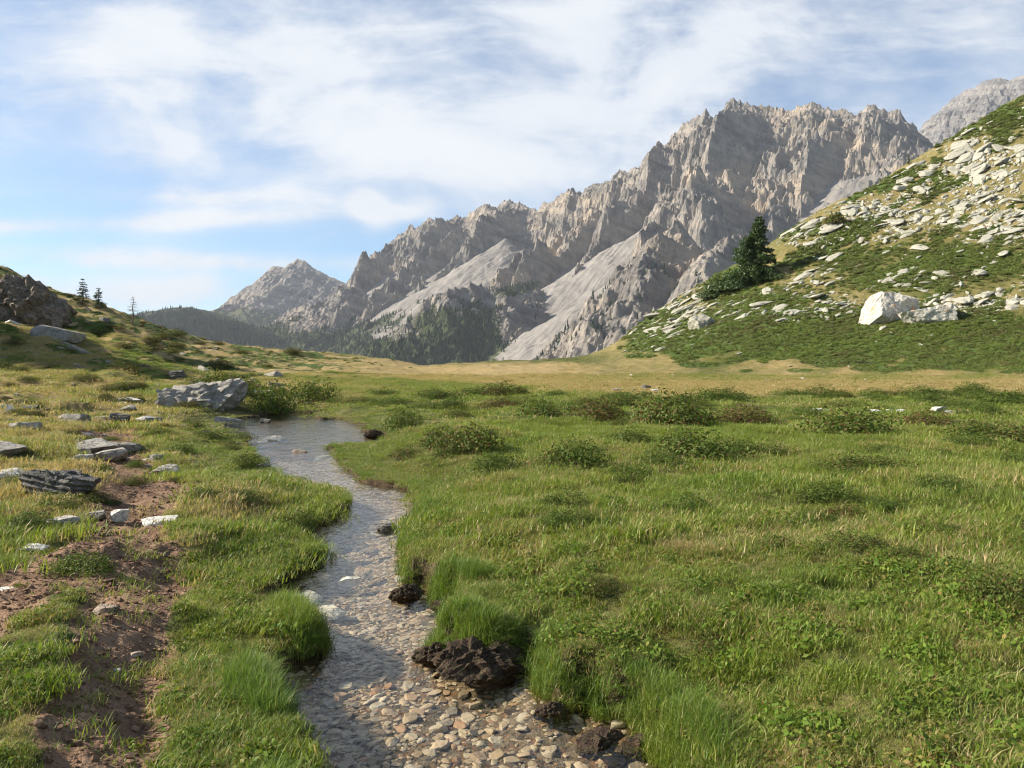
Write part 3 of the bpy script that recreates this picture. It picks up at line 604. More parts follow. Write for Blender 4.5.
def leaf_dome(n, rx, rz, size, seed, up=.4, fill=.35, lobes=5):
    """leaf faces spread through an uneven dome"""
    g = np.random.default_rng(seed); c = np.stack([g.uniform(-.55, .55, lobes)*rx, g.uniform(-.55, .55, lobes)*rx, np.zeros(lobes)], -1); sc = g.uniform(.45, .8, lobes); c[0] = 0; sc[0] = .9
    j = g.choice(lobes, n, p=sc**2/np.sum(sc**2)); d = g.normal(size=(n, 3)); d[:,2] = np.abs(d[:,2]); d /= np.linalg.norm(d, axis=1)[:,None]
    rr = np.where(g.uniform(size=n) < fill, g.uniform(.3, .95, n), g.uniform(.82, 1.08, n)); P = c[j]+d*(sc[j]*rr)[:,None]*np.array([rx, rx, rz])*np.array([.75,.75,1.0])
    nr = d*.8+g.normal(size=(n, 3))*.55; nr[:,2] += up; nr /= np.linalg.norm(nr, axis=1)[:,None]
    a = np.cross(nr, g.normal(size=(n, 3))); a /= np.linalg.norm(a, axis=1)[:,None]; b = np.cross(nr, a); s = size*g.uniform(.6, 1.35, n)[:,None]
    V = np.stack([P-a*s*.5, P-b*s*.27-a*s*.05, P+a*s*.5, P+b*s*.27-a*s*.05], 1).reshape(-1, 3); Q = np.arange(4*n).reshape(n, 4)
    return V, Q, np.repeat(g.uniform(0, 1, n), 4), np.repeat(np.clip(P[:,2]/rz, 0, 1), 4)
def leafy(name, cols_g, cols_d, cols_r=None, trans=.36, instancer=True, spec=.35):
    m, n = mat(name); t = n.attr('tone'); a = n.attr('along')
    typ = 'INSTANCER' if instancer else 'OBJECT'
    d = n.attr('dryness', typ); k = n.attr('hue', typ)
    g = n.mix(t, cols_g[0], cols_g[1]); g = n.mix(k, g, n.mix(t, cols_g[2], cols_g[3]))
    dc = n.mix(t, cols_d[0], cols_d[1])
    f = n.ss(n.m('ADD', d, n.m('MULTIPLY', n.m('SUBTRACT', n.m('FRACT', n.m('MULTIPLY', t, 7.31)), .5), 1.1)), .3, .7)
    c = n.mix(f, g, dc)
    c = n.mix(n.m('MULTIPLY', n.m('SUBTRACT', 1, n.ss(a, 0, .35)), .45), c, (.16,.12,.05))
    p = n.bsdf(c, .55, None, spec); tl = n.new('ShaderNodeBsdfTranslucent'); n.put(tl.inputs[0], n.mix(1, c, (1.25,1.3,.7), 'MULTIPLY'))
    mx = n.new('ShaderNodeMixShader'); mx.inputs[0].default_value = trans; n.l.new(p, mx.inputs[1]); n.l.new(tl.outputs[0], mx.inputs[2]); n.out(mx.outputs[0]); return m
SHRUBS = []
# ------------------------------------------------------------------ dwarf shrubs and trees
SH_M = leafy('dwarf_shrub_leaves', [(.055,.095,.015),(.11,.155,.028),(.065,.105,.018),(.13,.165,.036)], [(.15,.07,.035),(.10,.08,.03)], trans=.28, instancer=False, spec=.12)
shv = []
for i in range(6):
    V, Q, bt, bh = leaf_dome(2600, .5, .36, .036, 3000+i, lobes=9, fill=.3); V[:,2] /= np.percentile(V[:,2], 99); me = mesh_np('dwarf_shrub', V, Q, [SH_M], False); fattr(me, 'tone', bt); fattr(me, 'along', bh*.5+.5); shv.append(me)
def put_shrub(u, v, wpx, hs, label, red=.15, hue=.5, group=None, name='dwarf_shrub', me=None, asp=1.0):
    if v > 408:
        z = MEAD
        for _ in range(6): x, y = unp(u, v, z); z = float(ground(np.array([x]), np.array([y]))[0])
    else:
        x, y = hit(u, v); x, y = float(x[0]), float(y[0]); z = float(ground(np.array([x]), np.array([y]))[0])
    w = wpx*y/F; o = bpy.data.objects.new(name, me or shv[int(RNG.integers(6))]); COL.objects.link(o); o.location = (x, y, z-.01*w); o.rotation_euler = (0, 0, RNG.uniform(0, 6.28) if asp == 1 else 0); o.scale = (w, w*asp if asp != 1 else w*RNG.uniform(.8, 1.2), w*hs*(.72 if name in ('dwarf_shrub', 'cushion_plant') else 1.6))
    o['dryness'] = float(red); o['hue'] = float(hue); tag(o, label, 'shrub', group); SHRUBS.append((x, y, w*.46)); return o
NAMED = [(668,424,80,.55,'broad dark shrub mound with reddish tips, tallest in the middle of the meadow',.3,.4),(692,458,95,.42,'large rounded green shrub mound below the reddish tipped one',.15,.5),(575,467,82,.45,'dark green shrub mound standing alone in the centre of the meadow',.1,.3),
 (600,421,70,.42,'long reddish brown shrub on the meadow rise',.65,.5),(538,415,60,.42,'long dark shrub left of the reddish brown one',.15,.3),(630,444,60,.4,'dense green shrub between the central mound and the large mound',.15,.4),(470,440,70,.5,'yellow green leafy shrub on the bank right of the pool',.3,.8),
 (440,447,60,.5,'dark leafy shrub at the bank edge facing the pool',.25,.4),(405,432,60,.5,'shrub overhanging the dark bank behind the pool tip',.15,.4),(448,470,30,.5,'small dark shrub beside the pool bend',.3,.3),(455,408,34,.5,'round green shrub at the far meadow edge above the bank shrubs',.1,.5),(505,406,30,.45,'small round shrub right of the far meadow edge shrub',.1,.4),
 (968,396,34,.55,'dark round shrub alone at the edge of the dry plain on the right',.05,.3),(625,408,46,.4,'low dark shrub just under the plain rocks',.2,.3),(215,409,60,.6,'dark shrub growing against the right side of the long outcrop',.25,.4),(248,413,60,.55,'bushy shrub between the outcrop and the pool',.15,.5),(275,404,60,.6,'dark shrub at the head of the pool',.15,.4),(318,402,60,.5,'green shrub on the bank beyond the pool head',.1,.5),
 (745,425,70,.35,'low shrub with rusty red leaves right of the tall mound',.75,.5),(835,433,110,.32,'wide dark green shrub patch in the right meadow',.2,.4),(930,426,60,.35,'shrub patch with rust coloured leaves near the right edge',.7,.5),(980,440,80,.35,'wide green shrub at the right edge of the meadow',.15,.4),(770,455,50,.35,'small dark shrub below the rusty red one',.25,.4),(850,468,80,.32,'low olive shrub in the middle of the right meadow',.3,.7),
 (1000,612,80,.55,'leafy shrub with a few red leaves by the right edge of the foreground',.25,.5),(905,560,50,.35,'yellowish leafy shrub low in the right foreground meadow',.2,.9),(705,655,60,.35,'glossy yellow leaved shrub clump in the lower meadow',.35,.9),(780,552,70,.3,'dark low shrub in the mid meadow',.3,.3),(850,548,80,.28,'wide low shrub right of the mid meadow one',.25,.5),(600,585,50,.3,'dark low shrub by the stream bend on the right bank',.4,.3),
 (640,668,36,.5,'dry brownish shrub tuft near the lower right bank',.7,.5),(300,525,50,.45,'dark shrubby tuft on the left bank point',.1,.3),(245,468,46,.4,'small dark shrub on the left bank by the pool outlet',.2,.3),(180,455,44,.4,'green shrub cushion on the left flat',.1,.5),(205,440,40,.35,'low green cushion left of the pool',.1,.6),(135,470,26,.45,'green cushion plant beside the path',.0,.8),
 (85,560,60,.45,'bushy green tuft standing between the two path branches',.05,.6),(98,478,40,.5,'green shrub at the right end of the dark slab',.15,.4),(60,505,60,.3,'dark low shrub below the dark slab',.15,.3),(30,525,60,.3,'dark shrub at the left edge above the path branch',.1,.3)]
for (u, v, w, hs, lb, rd, hu) in NAMED: put_shrub(u, v, w*1.05, hs, lb, rd, hu)
for k in range(170):
    v = 396+RNG.uniform(0, 1)**2.6*150; u = RNG.uniform(330+max(0, (v-430))*1.6, 1060)
    x, y = unp(u, v, .3)
    if stream_sd(np.array([x]), np.array([y]))[0] < .4: continue
    if fbm(np.array([x*.35+40]), np.array([y*.35]), 91, 3)[0] < -.12: continue
    rd = RNG.uniform(0, 1)**4; far_ = v < 440
    put_shrub(u, v, RNG.uniform(20, 75)*(.8 if far_ else 1), RNG.uniform(.2, .38), 'low shrub patch with many %s leaves in the %s part of the meadow' % ('rusty' if rd > .45 else 'green', 'far' if far_ else 'near'), rd*.8, RNG.uniform(.2, .9), '%s shrub patches in the %s meadow' % ('rusty' if rd > .45 else 'green', 'far' if far_ else 'near'))
for k in range(46):
    v = RNG.uniform(404, 500); u = RNG.uniform(-20, 250)
    put_shrub(u, v, RNG.uniform(14, 44), RNG.uniform(.2, .34), 'low dark green cushion plant on the flat between the path and the stream pool' if u > 120 else 'low dark green cushion plant among the rocks left of the path', RNG.uniform(0, .4), RNG.uniform(.1, .7), 'cushion plants between the path and the pool' if u > 120 else 'cushion plants among the rocks left of the path', name='cushion_plant')
for k in range(90):
    v = 322+RNG.uniform(0, 1)*110; u = RNG.uniform(-30, 300)*(1 if v < 400 else .7)
    put_shrub(u, v, RNG.uniform(14, 40), RNG.uniform(.22, .36), 'dark shrub patch on the dry grass of the left hillside', RNG.uniform(.2, .7), RNG.uniform(.1, .5), 'shrub patches on the left hillside')

def shrub_cover(x, y):
    c = np.zeros(x.shape)
    for (a, b, r) in SHRUBS:
        m = (np.abs(x-a) < r*1.2) & (np.abs(y-b) < r*1.2)
        if m.any(): c[m] = np.maximum(c[m], 1-sstep(.55, 1.0, np.hypot(x[m]-a, y[m]-b)/r))
    return c
# ------------------------------------------------------------------ grass, herbs and low shrub carpet (nobody could count these)
LIB = bpy.data.collections.new('plant_sources')
def strip_blades(n, rad, hlo, hhi, wid, lean, seg, seed, droop=.5):
    g = np.random.default_rng(seed); V = []; Q = []; T = []; bt = []; bh = []
    r = rad*np.sqrt(g.uniform(0, 1, n)); th = g.uniform(0, 6.283, n); bx, by = r*np.cos(th), r*np.sin(th)
    h = g.uniform(hlo, hhi, n)*(1-.35*(r/rad)**2); az = g.uniform(0, 6.283, n); ln = lean*g.uniform(.25, 1.2, n); w = wid*g.uniform(.7, 1.3, n); tone = g.uniform(0, 1, n); tw = g.uniform(-.6, .6, n)
    o = 0
    for i in range(n):
        ox, oy = math.cos(az[i]+.35*0), math.sin(az[i]); sx, sy = -math.sin(az[i]+tw[i]), math.cos(az[i]+tw[i])
        for k in range(seg+1):
            t = k/seg; out = ln[i]*h[i]*(t**1.8); zz_ = h[i]*(t-droop*ln[i]*t**3*.6)
            x, y = bx[i]+ox*out, by[i]+oy*out; ww = w[i]*(1-t**1.6)*.5*(1 if k else .8)
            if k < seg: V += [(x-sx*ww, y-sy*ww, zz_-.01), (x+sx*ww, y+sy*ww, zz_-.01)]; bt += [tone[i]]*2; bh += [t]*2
            else: V.append((x, y, zz_-.01)); bt.append(tone[i]); bh.append(1)
        for k in range(seg-1): Q.append((o+2*k, o+2*k+1, o+2*k+3, o+2*k+2))
        T.append((o+2*seg-2, o+2*seg-1, o+2*seg)); o += 2*seg+1
    return np.array(V), np.array(Q), np.array(T), np.array(bt), np.array(bh)
def source(name, V, fs, m, bt, bh):
    me = mesh_np(name, V, fs, [m], False); fattr(me, 'tone', bt); fattr(me, 'along', bh); o = bpy.data.objects.new(name, me); LIB.objects.link(o); return o
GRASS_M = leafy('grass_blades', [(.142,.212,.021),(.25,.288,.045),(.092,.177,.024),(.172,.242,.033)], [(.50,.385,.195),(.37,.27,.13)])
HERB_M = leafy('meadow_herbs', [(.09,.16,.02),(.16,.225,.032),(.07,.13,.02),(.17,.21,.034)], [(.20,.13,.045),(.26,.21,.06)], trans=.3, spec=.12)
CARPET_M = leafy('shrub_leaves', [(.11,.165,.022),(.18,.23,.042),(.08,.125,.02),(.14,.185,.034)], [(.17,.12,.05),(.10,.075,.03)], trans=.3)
src = []; 
def add(kind, k):
    for i in range(k):
        s = 1000+len(src)
        if kind == 'near': V, Q, T, bt, bh = strip_blades(56, .095, .02, .075, .0040, .9, 3, s)
        elif kind == 'mid': V, Q, T, bt, bh = strip_blades(90, .21, .035, .10, .0072, .9, 2, s)
        elif kind == 'far': V, Q, T, bt, bh = strip_blades(110, .50, .04, .11, .018, .9, 2, s)
        elif kind == 'tall': V, Q, T, bt, bh = strip_blades(80, .08, .06, .18, .0044, .95, 4, s, .75)
        elif kind == 'tallfar': V, Q, T, bt, bh = strip_blades(70, .16, .07, .15, .011, .9, 3, s, .7)
        if kind in ('herb', 'herbfar'):
            V, Q, bt, bh = leaf_dome(110 if kind == 'herb' else 260, .12 if kind == 'herb' else .30, .055 if kind == 'herb' else .09, .020 if kind == 'herb' else .028, s); fs = [Q]; m = HERB_M
        elif kind == 'carpet': V, Q, bt, bh = leaf_dome(230, .62, .30, .15, s); fs = [Q]; m = CARPET_M
        else: fs = [Q, T]; m = GRASS_M
        source('plant_%s_%d' % (kind, i), V, fs, m, bt, bh); IDX.setdefault(kind, []).append(len(src)); src.append(kind)
IDX = {}
for kd, k in (('near', 6), ('mid', 5), ('far', 4), ('tall', 5), ('tallfar', 4), ('herb', 4), ('herbfar', 3), ('carpet', 5)): add(kd, k)
# Collection Info sorts by name: map kind -> alphabetical index
_names = sorted(o.name for o in LIB.objects); _order = {nm: i for i, nm in enumerate(_names)}
IDX = {kd: [_order['plant_%s_%d' % (kd, i)] for i in range(len(v))] for kd, v in IDX.items()}
def gn_tree():
    t = bpy.data.node_groups.new('scatter_plants', 'GeometryNodeTree'); t.interface.new_socket('Geometry', in_out='INPUT', socket_type='NodeSocketGeometry'); t.interface.new_socket('Geometry', in_out='OUTPUT', socket_type='NodeSocketGeometry')
    N, L = t.nodes, t.links; gi = N.new('NodeGroupInput'); go = N.new('NodeGroupOutput'); ip = N.new('GeometryNodeInstanceOnPoints'); ci = N.new('GeometryNodeCollectionInfo')
    ci.inputs['Collection'].default_value = LIB; ci.inputs['Separate Children'].default_value = True; ci.inputs['Reset Children'].default_value = True
    ip.inputs['Pick Instance'].default_value = True
    def na(nm, ty): 
        a = N.new('GeometryNodeInputNamedAttribute'); a.data_type = ty; a.inputs['Name'].default_value = nm; return a.outputs['Attribute']
    L.new(gi.outputs[0], ip.inputs['Points']); L.new(ci.outputs[0], ip.inputs['Instance']); L.new(na('pick', 'INT'), ip.inputs['Instance Index'])
    er = N.new('FunctionNodeEulerToRotation'); L.new(na('turn', 'FLOAT_VECTOR'), er.inputs[0]); L.new(er.outputs[0], ip.inputs['Rotation']); L.new(na('size', 'FLOAT_VECTOR'), ip.inputs['Scale']); L.new(ip.outputs[0], go.inputs[0])
    return t
GNT = gn_tree()
def scatter(name, label, P, pick, turn, size, dry, hue):
    me = bpy.data.meshes.new(name); me.vertices.add(len(P)); me.vertices.foreach_set('co', np.ascontiguousarray(P, np.float32).ravel())
    a = me.attributes.new('pick', 'INT', 'POINT'); a.data.foreach_set('value', np.ascontiguousarray(pick, np.int32))
    for nm, v in (('turn', turn), ('size', size)):
        a = me.attributes.new(nm, 'FLOAT_VECTOR', 'POINT'); a.data.foreach_set('vector', np.ascontiguousarray(v, np.float32).ravel())
    fattr(me, 'dryness', dry); fattr(me, 'hue', hue); o = link(name, me); md = o.modifiers.new('scatter', 'NODES'); md.node_group = GNT
    tag(o, label, 'grass' if 'grass' in name else 'shrubs', kind='stuff'); return o
def ring(n, y0, y1, a=.70):
    a = 1.35 if y1 <= 4.6 else (.95 if y1 <= 9.6 else a)
    r = np.sqrt(RNG.uniform(y0*y0, y1*y1, n)); t = RNG.uniform(-a, a*.93, n); return r*np.sin(t), r*np.cos(t)
def choose(kinds, n): return RNG.choice(np.concatenate([np.array(IDX[k]) for k in kinds]), n)
AP, AK, AS, AD, AH = [], [], [], [], []
def push(x, y, z, pick, s, dry, hue, zs=None):
    AP.append(np.stack([x, y, z], -1)); AK.append(pick); zs = s if zs is None else zs; AS.append(np.stack([s, s, zs], -1)); AD.append(dry); AH.append(hue)
def layer(n, y0, y1, short, tall, herb, herbfrac, tallband):
    x, y = ring(n, y0, y1); sd = stream_sd(x, y); pd = np.full(n, 9.0) if y0 > 25 else path_d(x, y)
    pn = pd+.5*fbm(x*2.5, y*2.5, 44, 3); k = (sd > .01) & ((pn > 1.08) | (RNG.uniform(size=n) < .03)); x, y, sd = x[k], y[k], sd[k]; pn = pn[k]; n = len(x)
    z = ground(x, y, sd, pd[k]); dry, shrub, rk, u, v = masks(x, y, z); lh = sstep(430, 300, u)*sstep(12, 30, y)
    k = (RNG.uniform(size=n) > .9*rk) & (RNG.uniform(size=n) > .85*sstep(.28, .45, fbm(x*.9+3, y*.9, 66, 3))*lh)
    x, y, z, sd, dry, shrub = (q[k] for q in (x, y, z, sd, dry, shrub)); n = len(x)
    cov = shrub_cover(x, y); gap = sstep(.12, .34, fbm(x*3.2+1, y*3.2, 76, 2))*np.clip(1.3-y/30, 0, 1); k = (RNG.uniform(size=n) > cov*.8) & (RNG.uniform(size=n) > gap*.85); x, y, z, sd, dry, shrub = (q[k] for q in (x, y, z, sd, dry, shrub)); n = len(x)
    nz = fbm(x*1.1, y*1.1, 71, 3); n3 = fbm(x*.5+3, y*.5, 72, 3)
    band = (sd < tallband*np.clip(np.where(x > -.3-.12*(y-4), .6, .22)+1.5*nz, 0, 1.4))
    tl = band | ((n3 > .34) & (RNG.uniform(size=n) < .35)); hb = (~tl) & (RNG.uniform(size=n) < herbfrac*(1+1.6*sstep(.1, .4, fbm(x*.8, y*.8+9, 73, 3))))
    pick = np.where(tl, choose(tall, n), np.where(hb, choose(herb, n), choose(short, n)))
    cl_ = perlin(x*3.3, y*3.3, 80)+.5*perlin(x*7.1, y*7.1, 81); big = np.clip(1+.7*nz+1.1*cl_*np.clip(1.4-y0/30, .3, 1), .35, 1.75); s = RNG.uniform(.75, 1.25, n)*np.where(tl, 1.0, big)
    zs = s*np.where(tl & band, RNG.uniform(.75, 1.25, n)*np.clip(1+.8*nz, .6, 1.5), np.where(tl, .75, 1))
    d = np.clip(dry-.35*cl_+RNG.normal(0, .13, n)-np.where(band, .35, 0)+np.where(tl & ~band, .1, 0), 0, 1); hue = np.clip(.5-.45*cl_+.9*fbm(x*.6, y*.6+4, 74, 3)+np.where(band, .35, 0)+RNG.normal(0, .15, n), 0, 1)
    low_ = 1-.55*sstep(9, 14, y)*(sd < 1.6); push(x, y, z, pick, s, d, hue, zs*low_)
layer(9000, .7, 2.7, ['near'], ['tall'], ['herb'], .08, .26)
layer(17000, 2.7, 4.5, ['near'], ['tall'], ['herb'], .08, .26)
layer(30000, 4.5, 7.0, ['near'], ['tall'], ['herb'], .08, .26)
layer(9500, 7.0, 9.5, ['near'], ['tall'], ['herb'], .08, .26)
layer(32000, 7.0, 21, ['mid'], ['tall'], ['herb'], .08, .30)
layer(30000, 20, 76, ['far'], ['tallfar'], ['herbfar'], .07, .6)
P = np.concatenate(AP); n = len(P); tn = np.stack([RNG.normal(0, .10, n), RNG.normal(0, .10, n), RNG.uniform(0, 6.283, n)], -1)
scatter('meadow_grass', 'green and straw coloured grass and herbs covering the meadow and the stream banks', P, np.concatenate(AK), tn, np.concatenate(AS), np.concatenate(AD), np.concatenate(AH))
# hillside grass and shrub carpet
AP, AK, AS, AD, AH = [], [], [], [], []
def hills(n, u0, u1, v0, v1):
    u = RNG.uniform(u0, u1, n); v = RNG.uniform(v0, v1, n); x, y = hit(u, v); k = np.isfinite(y); x, y, u, v = x[k], y[k], u[k], v[k]; k = y > 30; x, y, u, v = x[k], y[k], u[k], v[k]
    x = x+RNG.normal(0, .3, len(x)); y = y*np.exp(RNG.normal(0, .02, len(y))); z = ground(x, y); dry, shrub, rk, uu, vv = masks(x, y, z); return x, y, z, dry, shrub, rk, y/100.
x, y, z, dry, shrub, rk, k = hills(36000, 560, 1090, 85, 385); q = RNG.uniform(size=len(x)); c = (q < shrub*1.15)&(rk < .75)
hs = fbm(x*.12, y*.12, 75, 3)
push(x[c], y[c], z[c]-.05, choose(['carpet'], c.sum()), RNG.uniform(.55, 1.15, c.sum())*np.clip(k[c], .6, 1.5), np.clip(.12+.5*hs[c]+RNG.normal(0, .15, c.sum()), 0, 1), np.clip(.45+hs[c]+RNG.normal(0, .2, c.sum()), 0, 1))
c2 = (~c) & (rk < .6) & (RNG.uniform(size=len(x)) < .85)
push(x[c2], y[c2], z[c2], choose(['far'], c2.sum()), RNG.uniform(.8, 1.7, c2.sum()), np.clip(dry[c2]+RNG.normal(0, .2, c2.sum()), 0, 1), RNG.uniform(0, 1, c2.sum()))
x, y, z, dry, shrub, rk, k = hills(14000, -70, 470, 255, 410); q = RNG.uniform(size=len(x)); c = (q < shrub*.9)
push(x[c], y[c], z[c]-.05, choose(['carpet'], c.sum()), RNG.uniform(.4, .9, c.sum())*np.clip(k[c], .5, 1.3), np.clip(.62+.6*fbm(x[c]*.1, y[c]*.1, 57, 3)+RNG.normal(0, .25, c.sum()), 0, 1), RNG.uniform(0, .7, c.sum()))
c2 = (~c) & (RNG.uniform(size=len(x)) < .7)
push(x[c2], y[c2], z[c2], choose(['far'], c2.sum()), RNG.uniform(.7, 1.6, c2.sum()), np.clip(dry[c2]+RNG.normal(0, .2, c2.sum()), 0, 1), RNG.uniform(0, 1, c2.sum()))
P = np.concatenate(AP); n = len(P); tn = np.stack([RNG.normal(0, .15, n), RNG.normal(0, .15, n), RNG.uniform(0, 6.283, n)], -1)
scatter('hillside_shrubbery', 'low green shrubs and dry grass carpeting the slopes either side of the meadow', P, np.concatenate(AK), tn, np.concatenate(AS), np.concatenate(AD), np.concatenate(AH))
# ------------------------------------------------------------------ rocks
def rock_mesh(name, seed, dims, m, cuts=16, rough=.07, sub=4, layered=0.0, blocky=1.0):
    """unit-size angular rock: a ball cut by random planes, then weathered"""
    g = np.random.default_rng(seed); bm = bmesh.new(); bmesh.ops.create_icosphere(bm, subdivisions=sub, radius=1.0)
    bm.verts.ensure_lookup_table(); V = np.array([v.co[:] for v in bm.verts]); Fc = np.array([[v.index for v in f.verts] for f in bm.faces]); bm.free()
    V *= 1.25
    for i in range(cuts):
        d = g.normal(size=3)
        if i < 6*blocky: d = np.eye(3)[i % 3]*(1 if i < 3 else -1)+g.normal(size=3)*.22
        d /= np.linalg.norm(d); k = g.uniform(.55, .95); q = V@d; V -= np.outer(np.maximum(0, q-k)*.96, d)
    V *= np.array(dims)
    N = V/np.maximum(np.linalg.norm(V, axis=1), 1e-6)[:,None]
    s = seed % 97
    nz = fbm(V[:,0]*1.7+V[:,2]*.9+s, V[:,1]*1.7-V[:,2]*1.3, seed, 4)+.6*ridged(V[:,0]*2.6-V[:,2]*1.5, V[:,1]*2.6+V[:,2]*2.1+s, seed+5, 3)-.3
    nz = nz+.30*ridged(V[:,0]*6.5+V[:,2]*3, V[:,1]*6.5-V[:,2]*4+s, seed+15, 3)-.12
    V += N*(nz*rough*np.mean(dims))[:,None]
    if layered: V[:,2] += layered*np.abs(np.sin(V[:,2]*14/ max(dims[2], .2)+2*fbm(V[:,0]*1.5, V[:,1]*1.5, seed+9, 2)))*dims[2]*.12; V[:,1] += np.sign(V[:,1])*layered*.10*np.sin(V[:,2]*22/max(dims[2], .2)+3*fbm(V[:,0], V[:,2]*2, seed+3, 2))
    V[:,2] -= V[:,2].min(); h = V[:,2].max()
    V /= max(np.ptp(V[:,0]), 1e-6)                     # width 1
    return mesh_np(name, V, Fc, [m], False)
def rock_material(name, a, b, dark, lichen, moss=0, sc=1.0, stain=None, wetness=0):
    m, n = mat(name); tc = n.new('ShaderNodeTexCoord').outputs['Object']; inf = n.new('ShaderNodeObjectInfo').outputs['Random']
    geo = n.new('ShaderNodeNewGeometry').outputs['Position']; p = n.vm('MULTIPLY', geo, (sc, sc, sc))
    n1 = n.noise(p, 2.2, 5, .62); n2 = n.noise(p, 9, 5, .68); n3 = n.noise(p, 30, 4, .65); v = n.vor(n.vm('ADD', p, n.vm('MULTIPLY', n.noise(p, 3, 3, .5, 0, 1), (.4,.4,.4))), 3.4, 'DISTANCE_TO_EDGE')
    c = n.mix(n.ss(n1, .35, .65), a, b); c = n.mix(n.m('MULTIPLY', inf, .45), c, n.mix(1, c, (.68,.66,.62), 'MULTIPLY'))
    c = n.mix(n.ss(n2, .52, .70), c, dark); c = n.mix(n.m('MULTIPLY', n.ss(n3, .55, .72), .7), c, lichen)
    if stain: c = n.mix(n.ss(n.noise(p, 1.1, 3, .5), .58, .68), c, stain)
    if moss: c = n.mix(n.m('MULTIPLY', n.ss(n.noise(p, 5, 4, .6), .52, .62), moss), c, (.07,.085,.025))
    c = n.mix(n.m('SUBTRACT', 1, n.ss(v, 0, .035)), c, n.mix(1, c, (.45,.43,.4), 'MULTIPLY'))
    h = n.m('ADD', n.m('MULTIPLY', n2, .5), n.m('ADD', n.m('MULTIPLY', n3, .25), n.m('MULTIPLY', n.ss(v, 0, .08), .5)))
    n.out(n.bsdf(c, .9 if not wetness else .35, n.bump(h, .8, .06/sc), .2 if not wetness else .5)); return m
PALE = rock_material('pale_lichened_rock', (.37,.355,.28), (.50,.475,.385), (.17,.16,.13), (.36,.375,.25), sc=1.1)
GREYR = rock_material('grey_weathered_rock', (.27,.25,.21), (.41,.38,.325), (.10,.095,.085), (.42,.41,.34), sc=2.2)
WHITER = rock_material('white_path_rock', (.58,.55,.50), (.70,.67,.60), (.36,.33,.28), (.62,.60,.52), sc=3)
DARKR = rock_material('dark_layered_rock', (.10,.095,.09), (.19,.175,.155), (.05,.045,.042), (.27,.26,.22), moss=.4, sc=3)
BROWNR = rock_material('earthy_stone', (.28,.22,.165), (.40,.33,.26), (.14,.10,.07), (.42,.37,.29), sc=4)
BIGR = rock_material('big_pale_boulder', (.52,.49,.41), (.66,.62,.53), (.20,.19,.17), (.56,.53,.42), sc=.55, stain=(.52,.34,.20))
EARTH = rock_material('clotted_peat', (.040,.026,.017), (.085,.056,.036), (.018,.013,.010), (.14,.095,.06), moss=.4, sc=8)
NV = {}
def variants(key, n, dims, m, **kw):
    NV[key] = [rock_mesh(key, 500+7*i+len(NV)*131, tuple(d*RNG.uniform(.8, 1.2) for d in dims), m, **kw) for i in range(n)]
variants('pale_rock', 8, (1, .62, .36), PALE, cuts=13, rough=.24, sub=3, blocky=.5)
variants('grey_rock', 6, (1, .75, .5), GREYR, cuts=15, rough=.12, sub=4)
variants('white_rock', 4, (1, .7, .34), WHITER, cuts=15, rough=.10, sub=4)
variants('dark_rock', 3, (1, .6, .42), DARKR, cuts=14, rough=.16, sub=4, layered=.4)
variants('earthy_stone', 4, (1, .75, .5), BROWNR, cuts=16, rough=.10, sub=3)
def slope_at(x, y, e=.6):
    zx = (land(np.array([x+e]), np.array([y]))-land(np.array([x-e]), np.array([y])))[0]/(2*e); zy = (land(np.array([x]), np.array([y+e]))-land(np.array([x]), np.array([y-e])))[0]/(2*e); return zx, zy
def put_rock(name, me, x, y, z, w, hs=1.0, yaw=0, tilt=(0, 0), sink=.25, deep=1.0, label=None, cat='rock', group=None, follow=0.0):
    o = bpy.data.objects.new(name, me); COL.objects.link(o); h = w*hs*(max(v.co.z for v in me.vertices) if me.name not in _HC else _HC[me.name])
    M = Matrix.Rotation(yaw, 4, 'Z') @ Matrix.Rotation(tilt[0], 4, 'X') @ Matrix.Rotation(tilt[1], 4, 'Y')
    if follow:
        sx, sy = slope_at(x, y, 1.0); nrm = Vector((-sx*follow, -sy*follow, 1)).normalized(); M = Vector((0, 0, 1)).rotation_difference(nrm).to_matrix().to_4x4() @ M
    o.matrix_world = Matrix.Translation((x, y, z-sink*h)) @ M @ Matrix.Diagonal((w, w*deep, w*hs, 1)); tag(o, label, cat, group); return o
_HC = {}
for L_ in NV.values():
    for me_ in L_: _HC[me_.name] = max(v.co.z for v in me_.vertices)
def special(name, kind, u, v, wpx, hs, label, yaw=0, sink=.25, tilt=(0, 0), deep=1.0, me=None, cat='rock', zoff=0, water=False):
    if v > HZ+8 and v > 410:
        z = MEAD
        for _ in range(8):
            x, y = unp(u, v, z if not water else 0); z = float(ground(np.array([x]), np.array([y]))[0]) if not water else -.10
    else:
        x, y = hit(u, v); x, y = float(x[0]), float(y[0]); z = float(ground(np.array([x]), np.array([y]))[0])
    me = me or NV[kind][int(RNG.integers(len(NV[kind])))]
    return put_rock(name, me, x, y, z+zoff, wpx*y/F, hs, yaw, tilt, sink, deep, label, cat)
